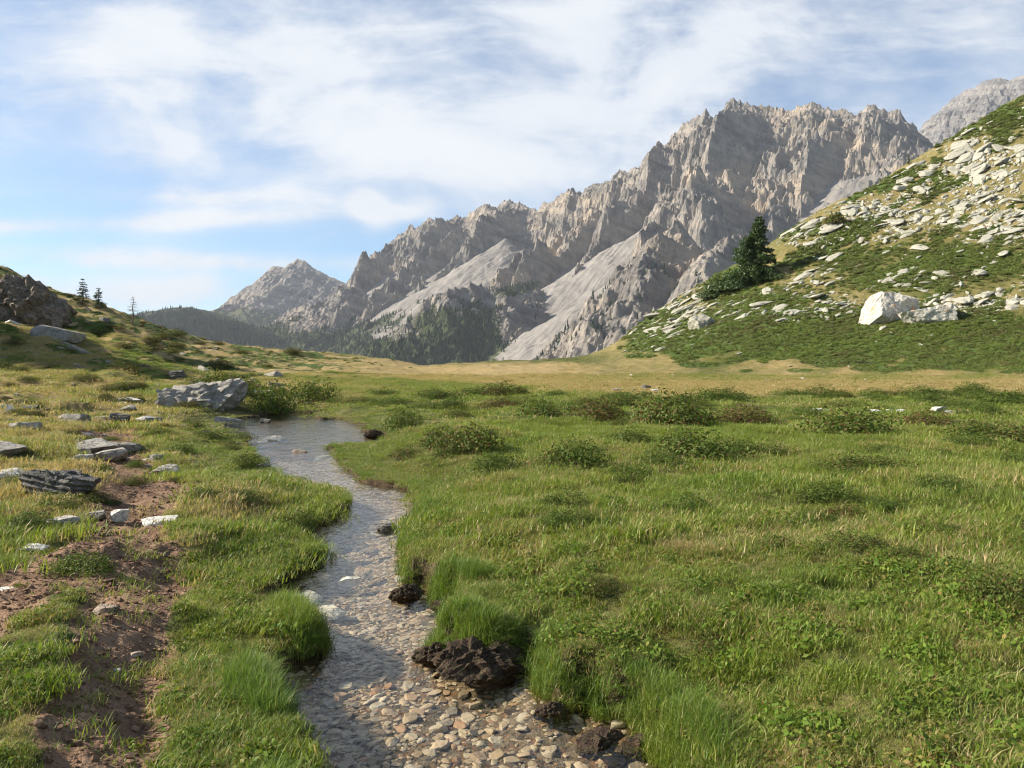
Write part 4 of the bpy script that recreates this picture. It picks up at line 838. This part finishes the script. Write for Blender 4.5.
# big boulders on the right slope
b1 = rock_mesh('big_boulder', 901, (1, .8, .62), BIGR, cuts=12, rough=.13, sub=5)
special('boulder', None, 887, 317, 50, 1.45, 'large pale upright boulder standing above the green shrubs on the right slope', me=b1, sink=.45, yaw=.3, cat='boulder')
b2 = rock_mesh('low_boulder', 905, (1, .8, .40), BIGR, cuts=13, rough=.15, sub=5)
special('boulder', None, 932, 320, 52, 1.4, 'broad low whitish boulder with rusty underside right of the upright boulder', me=b2, sink=.45, yaw=-.4, tilt=(0, -.15), cat='boulder')
b3 = rock_mesh('hollow_boulder', 917, (1, .7, .42), PALE, cuts=11, rough=.2, sub=4)
special('boulder', None, 702, 327, 32, 1.1, 'pale boulder with dark hollows on the slope below the big conifer', me=b3, yaw=.9, tilt=(0, -.25), cat='boulder')
ob = rock_mesh('pale_outcrop', 931, (1, .6, .34), GREYR, cuts=14, rough=.38, sub=5)
special('rock_outcrop', None, 203, 414, 86, 1.6, 'long grey sloping rock outcrop with shrubs on its right side beside the stream head', me=ob, sink=.56, yaw=.12, deep=1.3, tilt=(0, -.06), cat='outcrop')
lr = rock_mesh('sunlit_rock', 941, (1, .7, .40), GREYR, cuts=9, rough=.14, sub=4)
special('rock', None, 60, 342, 44, 1.0, 'pale triangular rock with sunlit left face on the shaded left hillside', me=lr, sink=.1, yaw=.2)
CRAGM = rock_material('brown_crag_rock', (.17,.135,.105), (.26,.21,.165), (.07,.055,.045), (.30,.26,.20), moss=.35, sc=.5)
cl = rock_mesh('dark_crag', 951, (1, .6, .62), CRAGM, cuts=17, rough=.42, sub=5, blocky=.5)
special('crag', None, 8, 318, 84, 1.0, 'dark brown crag at the top of the left hillside', me=cl, sink=.30, yaw=.2, tilt=(0, .60), cat='crag')
sl = rock_mesh('layered_slab', 961, (1, .34, .22), DARKR, cuts=11, rough=.34, sub=5, layered=.28, blocky=1)
special('rock_slab', None, 55, 490, 84, 1.9, 'dark layered rock slab lying tilted above the path', me=sl, sink=.42, yaw=-.10, tilt=(.0, .12), cat='rock')
special('rock', 'white_rock', 10, 474, 44, .9, 'white flat rock tucked under the left end of the dark slab', yaw=.1)
special('rock', 'grey_rock', 5, 460, 40, .9, 'speckled grey rock resting above the white flat rock by the frame edge', yaw=.5)
special('rock', 'white_rock', 162, 521, 36, .75, 'flat white rock lying alone on dry grass right of the path', yaw=.05, sink=.4)
special('rock', 'white_rock', 118, 523, 21, 1.5, 'small angular pale rock standing at the path fork', yaw=.8, sink=.1)
special('rock', 'grey_rock', 60, 528, 36, .8, 'rounded grey rock beside the left branch of the path', yaw=.1, sink=.25)
special('rock', 'white_rock', 33, 550, 34, .65, 'flat white rock in the left branch of the path', yaw=.2, sink=.35)
special('rock', 'white_rock', 8, 578, 26, .6, 'whitish flat stone at the very left edge of the path', yaw=.2, sink=.35)
special('rock', 'earthy_stone', 105, 613, 32, .8, 'earthy flat stone set in the trampled path', yaw=-.3, sink=.35)
special('rock', 'earthy_stone', 137, 657, 14, .9, 'small tan stone in the dark mud of the path', yaw=.6, sink=.2)
special('rock', 'white_rock', 117, 671, 7, 1.1, 'tiny pale stone low on the muddy path', sink=.2)
for (u, v, w, nm, lb) in ((75, 424, 36, 'grey_rock', 'grey peaked rock on dry grass left of the path top'), (101, 420, 18, 'white_rock', 'small white rock at the top of the path'), (117, 424, 24, 'dark_rock', 'dark rock pair half at the very top of the path'),
                      (98, 453, 46, 'grey_rock', 'wide stepping rock crossing the path above the slab'), (80, 460, 24, 'white_rock', 'pale wedge of rock left of the stepping rock'), (112, 461, 40, 'grey_rock', 'low ledge of rock just below the stepping rock'),
                      (98, 443, 16, 'white_rock', 'little pale rock between the path bends'), (146, 460, 11, 'white_rock', 'small upright pale stone on grass right of the path ledge'), (27, 433, 34, 'grey_rock', 'lichened grey rock among dry grass near the left edge'),
                      (60, 493, 30, 'grey_rock', 'thin pale rock half buried in grass below the dark slab'), (96, 520, 30, 'grey_rock', 'cracked brownish rock just left of the small angular rock'), (130, 404, 30, 'white_rock', 'pale low rock on the slope left of the long outcrop'),
                      (176, 380, 22, 'dark_rock', 'dark rock poking from dry grass above the long outcrop'), (183, 392, 12, 'white_rock', 'small white rock just above the long outcrop'), (280, 413, 18, 'grey_rock', 'grey boulder at the far bank of the pool'), (301, 408, 14, 'grey_rock', 'rounded rock beside the pool head'),
                      (646, 389, 10, 'dark_rock', 'dark cube-like rock on the edge of the dry plain'), (617, 391, 14, 'grey_rock', 'low grey rock left of the dark plain rock'), (633, 391, 8, 'grey_rock', 'small grey rock touching the dark plain rock'), (655, 391, 9, 'white_rock', 'white flake of rock at the foot of the dark plain rock'),
                      (565, 393, 5, 'white_rock', 'tiny white rock alone on the meadow edge'), (536, 418, 5, 'white_rock', 'tiny white stone before the long dark shrub'), (471, 419, 7, 'white_rock', 'small white stone behind the bank shrubs'), (584, 638, 7, 'white_rock', 'tiny white pebble lodged in the bank grass by the stream')):
    special('rock', nm, u, v, w*.9, .78 if nm != 'dark_rock' else 1.15, lb, yaw=RNG.uniform(-.5, .5), sink=.2)
# stones breaking the stream surface
for (u, v, w, k, lb) in ((309, 592, 34, 'white_rock', 'flat white stone at the left edge of the stream by the narrows'), (331, 601, 36, 'white_rock', 'long white slab under clear shallow water at the narrows'), (270, 597, 22, 'white_rock', 'white stone wedged in the left bank grass'), (348, 577, 22, 'white_rock', 'white stone in the riffle'),
                      (386, 530, 24, 'dark_rock', 'dark wet stone standing mid stream'), (374, 532, 14, 'white_rock', 'pale stone left of the dark wet stone'), (322, 575, 18, 'earthy_stone', 'tan stone heading the riffle on the left'), (264, 422, 12, 'dark_rock', 'dark stone in the far pool'), (271, 441, 10, 'dark_rock', 'dark stone at the pool outlet'), (300, 452, 16, 'earthy_stone', 'brownish stone bar at the pool outlet'), (363, 570, 20, 'earthy_stone', 'brown stone breaking the surface of the riffle'), (372, 548, 16, 'earthy_stone', 'small brown stone just above the riffle'), (404, 575, 20, 'white_rock', 'pale stone near the right bank at the riffle')):
    special('stream_rock', k, u, v, w, 1.0, lb, yaw=RNG.uniform(-.4, .4), sink=.0, water=True, zoff=0.02 if 'under' not in lb else -.03)
# clumps of peat broken from the right bank
pm = [rock_mesh('peat_clump', 970+i, (1, .7, .5), EARTH, cuts=6, rough=.45, sub=5, blocky=0) for i in range(3)]
for (u, v, w, lb) in ((482, 668, 104, 'large dark clump of peat slumped from the right bank into the stream'), (438, 655, 50, 'smaller reddish peat clump in the water left of the large clump'), (408, 594, 40, 'dark peat clump at the bank corner by the narrows'), (444, 603, 32, 'crumbling earth clod under the right bank grass'), (427, 577, 18, 'small earth clod perched on the bank by the narrows'), (600, 742, 60, 'muddy grass islet base at the bottom of the stream'), (345, 548, 18, 'dark earth clod under the left bank overhang'), (375, 437, 22, 'dark earth edge under the far right bank'), (552, 708, 40, 'dark earth lump on the waterline below the tall bank grass'), (640, 742, 46, 'dark earth lump at the lower right corner of the stream'), (300, 588, 22, 'brown earth lump beside the flat white stone on the left bank')):
    special('peat_clump', None, u, v, w, .95, lb, me=pm[int(RNG.integers(3))], yaw=RNG.uniform(0, 1), sink=.05, water=True, cat='peat clump', zoff=.03)
# rocks strewn over the slopes: the larger ones one by one, the rubble as one mass
GRP = {'upper': ('rocks on the upper right slope', 'pale lichened rock among many strewn on the upper right slope near the skyline'), 'middle': ('rocks on the middle right slope', 'pale rock in the band of rubble level with the two big boulders'),
       'lower': ('rocks on the lower right slope', 'scattered pale rock among the green shrubs at the foot of the right slope'), 'left': ('rocks on the left slope', 'grey rock scattered on the dry grass of the left hillside')}
def strew(n, box, dens_fn, smin, smax, power, kinds, nmax, stuff_name, stuff_label, stuff_mat, grp_fn, elong, hgt=1.0):
    u = RNG.uniform(box[0], box[1], n); v = RNG.uniform(box[2], box[3], n); k = RNG.uniform(size=n) < dens_fn(u, v); u, v = u[k], v[k]; x, y = hit(u, v); k = np.isfinite(y) & (np.nan_to_num(y) > 12); x, y, u, v = x[k], y[k], u[k], v[k]
    px = smin*(RNG.uniform(size=len(x))**(-1/power)); px = np.minimum(px, smax); w = px*y/F; z = ground(x, y); o_ = np.argsort(-px); big = o_[:nmax]; small = o_[nmax:]
    e = .8; sx = (land(x+e, y)-land(x-e, y))/(2*e); sy = (land(x, y+e)-land(x, y-e))/(2*e); up = np.arctan2(sy, sx)
    for i in big:
        kd = kinds[int(RNG.integers(len(kinds)))]; g = GRP[grp_fn(u[i], v[i])]
        put_rock('hillside_rock', NV[kd][int(RNG.integers(len(NV[kd])))], x[i], y[i], z[i], w[i]*elong, RNG.uniform(.6, 1.0)*hgt, up[i]+RNG.normal(0, .45), (RNG.normal(0, .15), RNG.normal(0, .12)), .42, RNG.uniform(.6, 1.0), g[1], 'rock', g[0], follow=.8)
    # rubble
    bm = bmesh.new(); bmesh.ops.create_icosphere(bm, subdivisions=1, radius=.5); bm.verts.ensure_lookup_table(); B = np.array([q.co[:] for q in bm.verts]); Fb = np.array([[q.index for q in f.verts] for f in bm.faces]); bm.free()
    m_ = len(small); J = RNG.uniform(.65, 1.25, (m_, len(B), 1)); Vv = B[None]*J; s3 = np.stack([elong*RNG.uniform(.8, 1.3, m_), RNG.uniform(.6, 1.0, m_), RNG.uniform(.35, .75, m_)], -1)*w[small][:,None]; Vv = Vv*s3[:,None,:]
    yw = up[small]+RNG.normal(0, .5, m_); c, s_ = np.cos(yw)[:,None], np.sin(yw)[:,None]; X = Vv[...,0]*c-Vv[...,1]*s_; Y = Vv[...,0]*s_+Vv[...,1]*c
    Z = Vv[...,2]+X*sx[small][:,None]*.85+Y*sy[small][:,None]*.85
    P = np.stack([X+x[small][:,None], Y+y[small][:,None], Z+z[small][:,None]+(.12*w[small])[:,None]], -1).reshape(-1, 3); Fs = (Fb[None]+(np.arange(m_)*len(B))[:,None,None]).reshape(-1, 3)
    me = mesh_np(stuff_name, P, Fs, [stuff_mat], False); o = link(stuff_name, me); tag(o, stuff_label, 'rubble', kind='stuff')
def dens_r(u, v): return np.clip(rock_zone(u, v)*1.05, 0, 1)*(v < 372)+.012*(v > 250)*(v < 385)
strew(30000, (600, 1080, 80, 384), dens_r, 1.6, 15, 1.75, ['pale_rock'], 190, 'slope_rubble', 'countless small pale stones strewn over the right hillside', PALE, lambda u, v: 'upper' if v < 285-.0*(u-800) and v < 240+.2*(1024-u) else ('middle' if v < 335 else 'lower'), 1.75, .5)
def dens_l(u, v): return np.clip(sstep(-.15, .3, fbm(u/30., v/9., 63, 3))*.6*sstep(330, 385, v)*sstep(330, 180, u)+.09, 0, 1)*(1-sstep(455, 500, v))
strew(3200, (-60, 330, 300, 500), dens_l, 2.0, 24, 1.45, ['grey_rock', 'grey_rock', 'white_rock', 'dark_rock'], 70, 'left_rubble', 'small grey stones lying in the dry grass of the left hillside', GREYR, lambda u, v: 'left', 1.3)
# a line of pale stones across the meadow at the right
for (u, v, w) in ((806,411,10),(818,412,13),(831,411,9),(858,412,10),(875,413,13),(889,412,9),(902,411,12),(938,412,18),(951,413,12),(966,413,9)):
    special('meadow_stone', 'white_rock', u, v, w, .8, 'white stone in the low line of stones crossing the right meadow', yaw=RNG.uniform(-.4, .4), sink=.05).__setitem__('group', 'line of white meadow stones')
# ------------------------------------------------------------------ streambed stones
PEB = []
def pebble_mat():
    m, n = mat('streambed_pebbles'); at = n.attr('tone'); inf = n.new('ShaderNodeObjectInfo').outputs['Random']; pos = n.new('ShaderNodeNewGeometry').outputs['Position']
    r = n.m('FRACT', n.m('ADD', n.m('MULTIPLY', at, 5.77), n.m('MULTIPLY', inf, 3.1)))
    c = n.ramp(r, [(0, (.32,.25,.17)), (.22, (.42,.345,.25)), (.40, (.29,.21,.13)), (.52, (.22,.18,.135)), (.66, (.50,.42,.32)), (.78, (.33,.185,.10)), (.90, (.52,.46,.37)), (1, (.12,.105,.09))])
    n1 = n.noise(pos, 28, 4, .65); c = n.mix(n.ss(n1, .5, .75), c, n.mix(1, c, (.62,.56,.48), 'MULTIPLY'))
    n.out(n.bsdf(c, .6, n.bump(n1, .4, .02), .3)); return m
PM = pebble_mat()
pv = [rock_mesh('pebble', 700+i, (1, RNG.uniform(.55, .85), RNG.uniform(.2, .3)), PM, cuts=9, rough=.06, sub=3, blocky=.5) for i in range(8)]
for me_ in pv: fattr(me_, 'tone', np.zeros(len(me_.vertices))); _HC[me_.name] = max(q.co.z for q in me_.vertices)
def pebbles():
    n = 160000; y = np.sqrt(RNG.uniform(2.6**2, 17**2, n)); x = RNG.uniform(-5, 1.4, n); sd = stream_sd(x, y); k = sd < -.01; x, y, sd = x[k], y[k], sd[k]; w = .026*RNG.uniform(size=len(x))**(-1/2.1); w = np.minimum(w, .105)
    keep = RNG.uniform(size=len(x)) < np.clip(8.5/y, .25, 1); x, y, sd, w = x[keep], y[keep], sd[keep], w[keep]
    px = w*F/y*(1-.5*sstep(9, 14, y)); o_ = np.argsort(-px); z = ground(x, y, sd)
    # thin out big ones that overlap
    taken = []; 
    for i in o_:
        if len(taken) >= 290: break
        if all((x[i]-x[j])**2+(y[i]-y[j])**2 > (.36*(w[i]+w[j]))**2 for j in taken): taken.append(i)
    for i in taken: put_rock('streambed_stone', pv[int(RNG.integers(8))], x[i], y[i], z[i], w[i], RNG.uniform(.8, 1.4), RNG.uniform(0, 6.28), (RNG.normal(0, .14), RNG.normal(0, .14)), .35, 1, 'flat angular stone lying on the bed of the clear stream', 'stone', 'stones on the streambed')
    rest = np.setdiff1d(np.arange(len(x)), taken); rest = rest[w[rest] < .09]; rest = RNG.permutation(rest); rest = rest[:15000]; m_ = len(rest)
    me0 = pv; Vs, Fs, T = [], [], []; off = 0
    ps_ = [rock_mesh('gravel_stone', 740+i, (1, RNG.uniform(.55, .85), RNG.uniform(.2, .34)), PM, cuts=8, rough=.06, sub=2, blocky=.5) for i in range(8)]
    Vb = [np.array([q.co[:] for q in me.vertices]) for me in ps_]; Fb = [np.array([p.vertices[:] for p in me.polygons]) for me in ps_]
    for i in rest:
        b = int(RNG.integers(8)); t = RNG.uniform(0, 6.28); c, s_ = math.cos(t), math.sin(t); B = Vb[b]*w[i]; V = np.stack([B[:,0]*c-B[:,1]*s_+x[i], B[:,0]*s_+B[:,1]*c+y[i], B[:,2]+z[i]-.15*w[i]], -1)
        Vs.append(V); Fs.append(Fb[b]+off); T.append(np.full(len(V), RNG.uniform())); off += len(V)
    me = mesh_np('streambed_gravel', np.concatenate(Vs), np.concatenate(Fs), [PM], False); fattr(me, 'tone', np.concatenate(T)); o = link('streambed_gravel', me); tag(o, 'small stones and gravel covering the bed of the clear stream', 'gravel', kind='stuff')
pebbles()
# trampled clods and pebbles of the path
def clods():
    V, Fq = [], []; n = 9000; P = np.concatenate([_pp[0], _pp[1]]); i = RNG.integers(0, len(P), n); x = P[i,0]+RNG.normal(0, .45, n); y = P[i,1]+RNG.normal(0, .8, n); pd = path_d(x, y); k = (pd+.5*fbm(x*2.5, y*2.5, 44, 3) < 1.0) & (y > 2.5); x, y = x[k], y[k]; z = ground(x, y); w = np.minimum(.011*RNG.uniform(size=len(x))**(-1/2.3), .05)
    bm = bmesh.new(); bmesh.ops.create_icosphere(bm, subdivisions=1, radius=.5); bm.verts.ensure_lookup_table(); B = np.array([q.co[:] for q in bm.verts]); Fb = np.array([[q.index for q in f.verts] for f in bm.faces]); bm.free()
    m_ = len(x); Vv = B[None]*RNG.uniform(.6, 1.3, (m_, len(B), 1))*w[:,None,None]*np.array([1.2, 1, .75]); Pq = (Vv+np.stack([x, y, z+.1*w], -1)[:,None,:]).reshape(-1, 3)
    m, nn = mat('mud_clods'); pos = nn.new('ShaderNodeNewGeometry').outputs['Position']; c = nn.mix(nn.attr('tone'), (.12,.07,.043), (.29,.19,.12)); nn.out(nn.bsdf(c, .95, None, .15))
    me = mesh_np('path_clods', Pq, (Fb[None]+(np.arange(m_)*len(B))[:,None,None]).reshape(-1, 3), [m], False); fattr(me, 'tone', np.repeat(RNG.uniform(0, 1, m_)**1.5, len(B))); o = link('path_clods', me); tag(o, 'loose clods of dark earth on the trampled path', 'earth', kind='stuff')
clods()
# conifers
BARK, n = mat('conifer_bark'); pos = n.new('ShaderNodeNewGeometry').outputs['Position']; q = n.noise(n.vm('MULTIPLY', pos, (6,6,1.2)), 2, 4, .6); n.out(n.bsdf(n.mix(q, (.07,.05,.035), (.19,.15,.115)), .95, n.bump(q, .6, .03), .1))
DEAD, n = mat('bare_larch_twigs'); n.out(n.bsdf((.20,.155,.125), .95, None, .1))
NEEDLE = leafy('conifer_needles', [(.032,.065,.016),(.075,.115,.030),(.032,.065,.016),(.08,.12,.03)], [(.06,.07,.025),(.09,.08,.03)], trans=.2, instancer=False)
LARCH = leafy('larch_needles', [(.030,.055,.022),(.055,.085,.035),(.03,.055,.022),(.06,.09,.035)], [(.06,.07,.025),(.09,.08,.03)], trans=.2, instancer=False)
def tube(V, Fq, a, b, ra, rb, k=6):
    a = np.array(a, float); b = np.array(b, float); d = b-a; L = np.linalg.norm(d); d /= L; t = np.cross(d, [0.3, .2, 1] if abs(d[2]) < .9 else [1, 0, 0]); t /= np.linalg.norm(t); s_ = np.cross(d, t); o = len(V)
    for P, r in ((a, ra), (b, rb)):
        for j in range(k): an = j*2*math.pi/k; V.append(tuple(P+r*(math.cos(an)*t+math.sin(an)*s_)))
    for j in range(k): Fq.append((o+j, o+(j+1) % k, o+k+(j+1) % k, o+k+j))
def conifer(name, label, x, y, z, H, Rb, seed, mcrown, whorls=26, per=6, leaf=.22, nleaf=26, droop=.25, bare=False, lean=0, gap=.15, first=.06, power=.85, tag_cat='tree', lop=None):
    g = np.random.default_rng(seed); root = bpy.data.objects.new(name, None); COL.objects.link(root); root.location = (x, y, z-.15); root.rotation_euler = (0, 0, g.uniform(0, 6)); root.empty_display_size = .2; tag(root, label, tag_cat)
    V, Fq = [], []; N = 10; path = [np.array([lean*H*(i/N)**2+.012*H*math.sin(i*1.3+seed), .012*H*math.sin(i*1.7), H*i/N]) for i in range(N+1)]; r0 = H*.020+.03
    for i in range(N): tube(V, Fq, path[i], path[i+1], r0*(1-i/N)**.8+.008, r0*(1-(i+1)/N)**.8+.008)
    LP, LN, TT = [], [], []
    for w in range(whorls):
        t = first+(1-first)*(w+g.uniform(-.3, .3))/whorls; t = min(max(t, first), .985)
        if g.uniform() < gap: continue
        c = np.array([np.interp(t*N, range(N+1), [p[k] for p in path]) for k in range(3)]); prof = Rb*(1-t)**power*(.75+.5*g.uniform())+.03*H*.3
        for b in range(per):
            az = g.uniform(0, 6.283); L = prof*g.uniform(.55, 1.12)
            if lop is not None: L *= 1+lop*math.cos(az)
            e = c+np.array([math.cos(az)*L, math.sin(az)*L, -droop*L+.10*L*g.normal()+(.35*L if t > .85 else 0)])
            mid = (c+e)/2+np.array([0, 0, .06*L]); tube(V, Fq, c, mid, .010*L+.008, .006*L+.006, 4); tube(V, Fq, mid, e, .006*L+.006, .004, 4)
            if bare:
                for q in range(6):
                    f = g.uniform(.3, 1); p = c+(e-c)*f; d = np.array([math.cos(az+g.choice([-1, 1])*.8), math.sin(az+g.choice([-1, 1])*.8), g.uniform(-.2, .5)])*L*.28; tube(V, Fq, p, p+d, .007, .003, 3)
            k = max(4, int(nleaf*L/max(Rb, .1)*1.2)); f = g.uniform(.18, 1.05, k)**.8; side = g.normal(0, .13*L+.05, (k, 2)); P = c+(e-c)*f[:,None]+np.array([0, 0, .06*L])*np.sin(f*3.1)[:,None]; P[:,0] += -math.sin(az)*side[:,0]*f; P[:,1] += math.cos(az)*side[:,0]*f; P[:,2] += side[:,1]*.35-.04*L
            LP.append(P); TT.append(np.full(k, g.uniform()))
    me = mesh_np('trunk', np.array(V), np.array(Fq), [DEAD if bare else BARK]); o = link('trunk', me, root)
    P = np.concatenate(LP); n_ = len(P)
    if bare:
        sel = g.uniform(size=n_) < .25; P = P[sel]; n_ = len(P)
    nr = g.normal(size=(n_, 3)); nr[:,2] += .8; nr /= np.linalg.norm(nr, axis=1)[:,None]; a = np.cross(nr, g.normal(size=(n_, 3))); a /= np.linalg.norm(a, axis=1)[:,None]; b = np.cross(nr, a); s = leaf*g.uniform(.6, 1.4, n_)[:,None]*(.35 if bare else 1)
    LV = np.stack([P-a*s*.6, P-b*s*.2, P+a*s*.6, P+b*s*.2], 1).reshape(-1, 3); me = mesh_np('crown', LV, np.arange(4*n_).reshape(n_, 4), [DEAD if bare else mcrown], False); fattr(me, 'tone', np.repeat(g.uniform(0, 1, n_), 4)); fattr(me, 'along', np.ones(4*n_)); link('crown', me, root); return root
def at(u, v):
    x, y = hit(u, v); x, y = float(x[0]), float(y[0]); return x, y, float(ground(np.array([x]), np.array([y]))[0])
x, y, z = at(757, 281); k = y/F
conifer('conifer_tree', 'tall dense dark green conifer on the right slope below the mountain', x, y, z, 67*k, 28*k, 41, NEEDLE, whorls=34, per=9, leaf=2.6*k, nleaf=150, droop=.10, gap=.16, first=.02, power=.9, lean=.05, lop=-.25)
for (u, v, w, h, lb, sd_k) in ((737, 290, 58, .60, 'dark spreading conifer shrub at the foot of the tall conifer', 1), (716, 297, 42, .45, 'low dark conifer shrub trailing furthest downhill from the tall conifer', 2), (772, 280, 34, .5, 'dark shrub crouching on the uphill side of the tall conifer', 3), (750, 283, 40, .7, 'bushy dark shrub hugging the trunk of the tall conifer', 4)):
    V, Q, bt, bh = leaf_dome(3200, .5, .30, .055, 3300+sd_k, lobes=10); me = mesh_np('conifer_shrub', V, Q, [NEEDLE], False); fattr(me, 'tone', bt); fattr(me, 'along', np.ones(len(bh))); put_shrub(u, v, w, h, lb, .1, .5, name='conifer_shrub', me=me, asp=.9)
x, y, z = at(835, 222); k = y/F
V, Q, bt, bh = leaf_dome(1400, .5, .42, .07, 3400, lobes=7); me = mesh_np('thin_bush', V, Q, [SH_M], False); fattr(me, 'tone', bt); fattr(me, 'along', np.ones(len(bh))); put_shrub(835, 224, 24, .8, 'greyish thin bush among pale rocks on the upper right slope', .5, .3, name='thin_bush', me=me)
put_shrub(938, 147, 9, .8, 'tiny dark bush on the right skyline', .1, .2, name='skyline_bush', me=me)
x, y, z = at(909, 164); k = y/F
conifer('conifer_tree', 'tiny lone conifer on the right skyline below the mountain', x, y, z, 10*k, 2.6*k, 47, NEEDLE, whorls=14, per=5, leaf=.8*k, nleaf=20)
for (u, v, h, r, lb, sd_k, bare) in ((83, 304, 27, 8.5, 'taller of two layered conifers on the left skyline', 61, False), (98.5, 309, 23, 7.5, 'shorter conifer just right of the taller one on the left skyline', 62, False), (133, 325, 31, 7.5, 'bare leafless larch standing alone on the left skyline', 63, True)):
    x, y, z = at(u, v); k = y/F; conifer('conifer_tree' if not bare else 'bare_tree', lb, x, y, z, h*k, r*k, sd_k, LARCH, whorls=12, per=6 if not bare else 8, leaf=1.15*k, nleaf=40, droop=.08, bare=bare, gap=.08 if not bare else 0, first=.10, power=.6)
make_haze(-140, 1700, 6300)
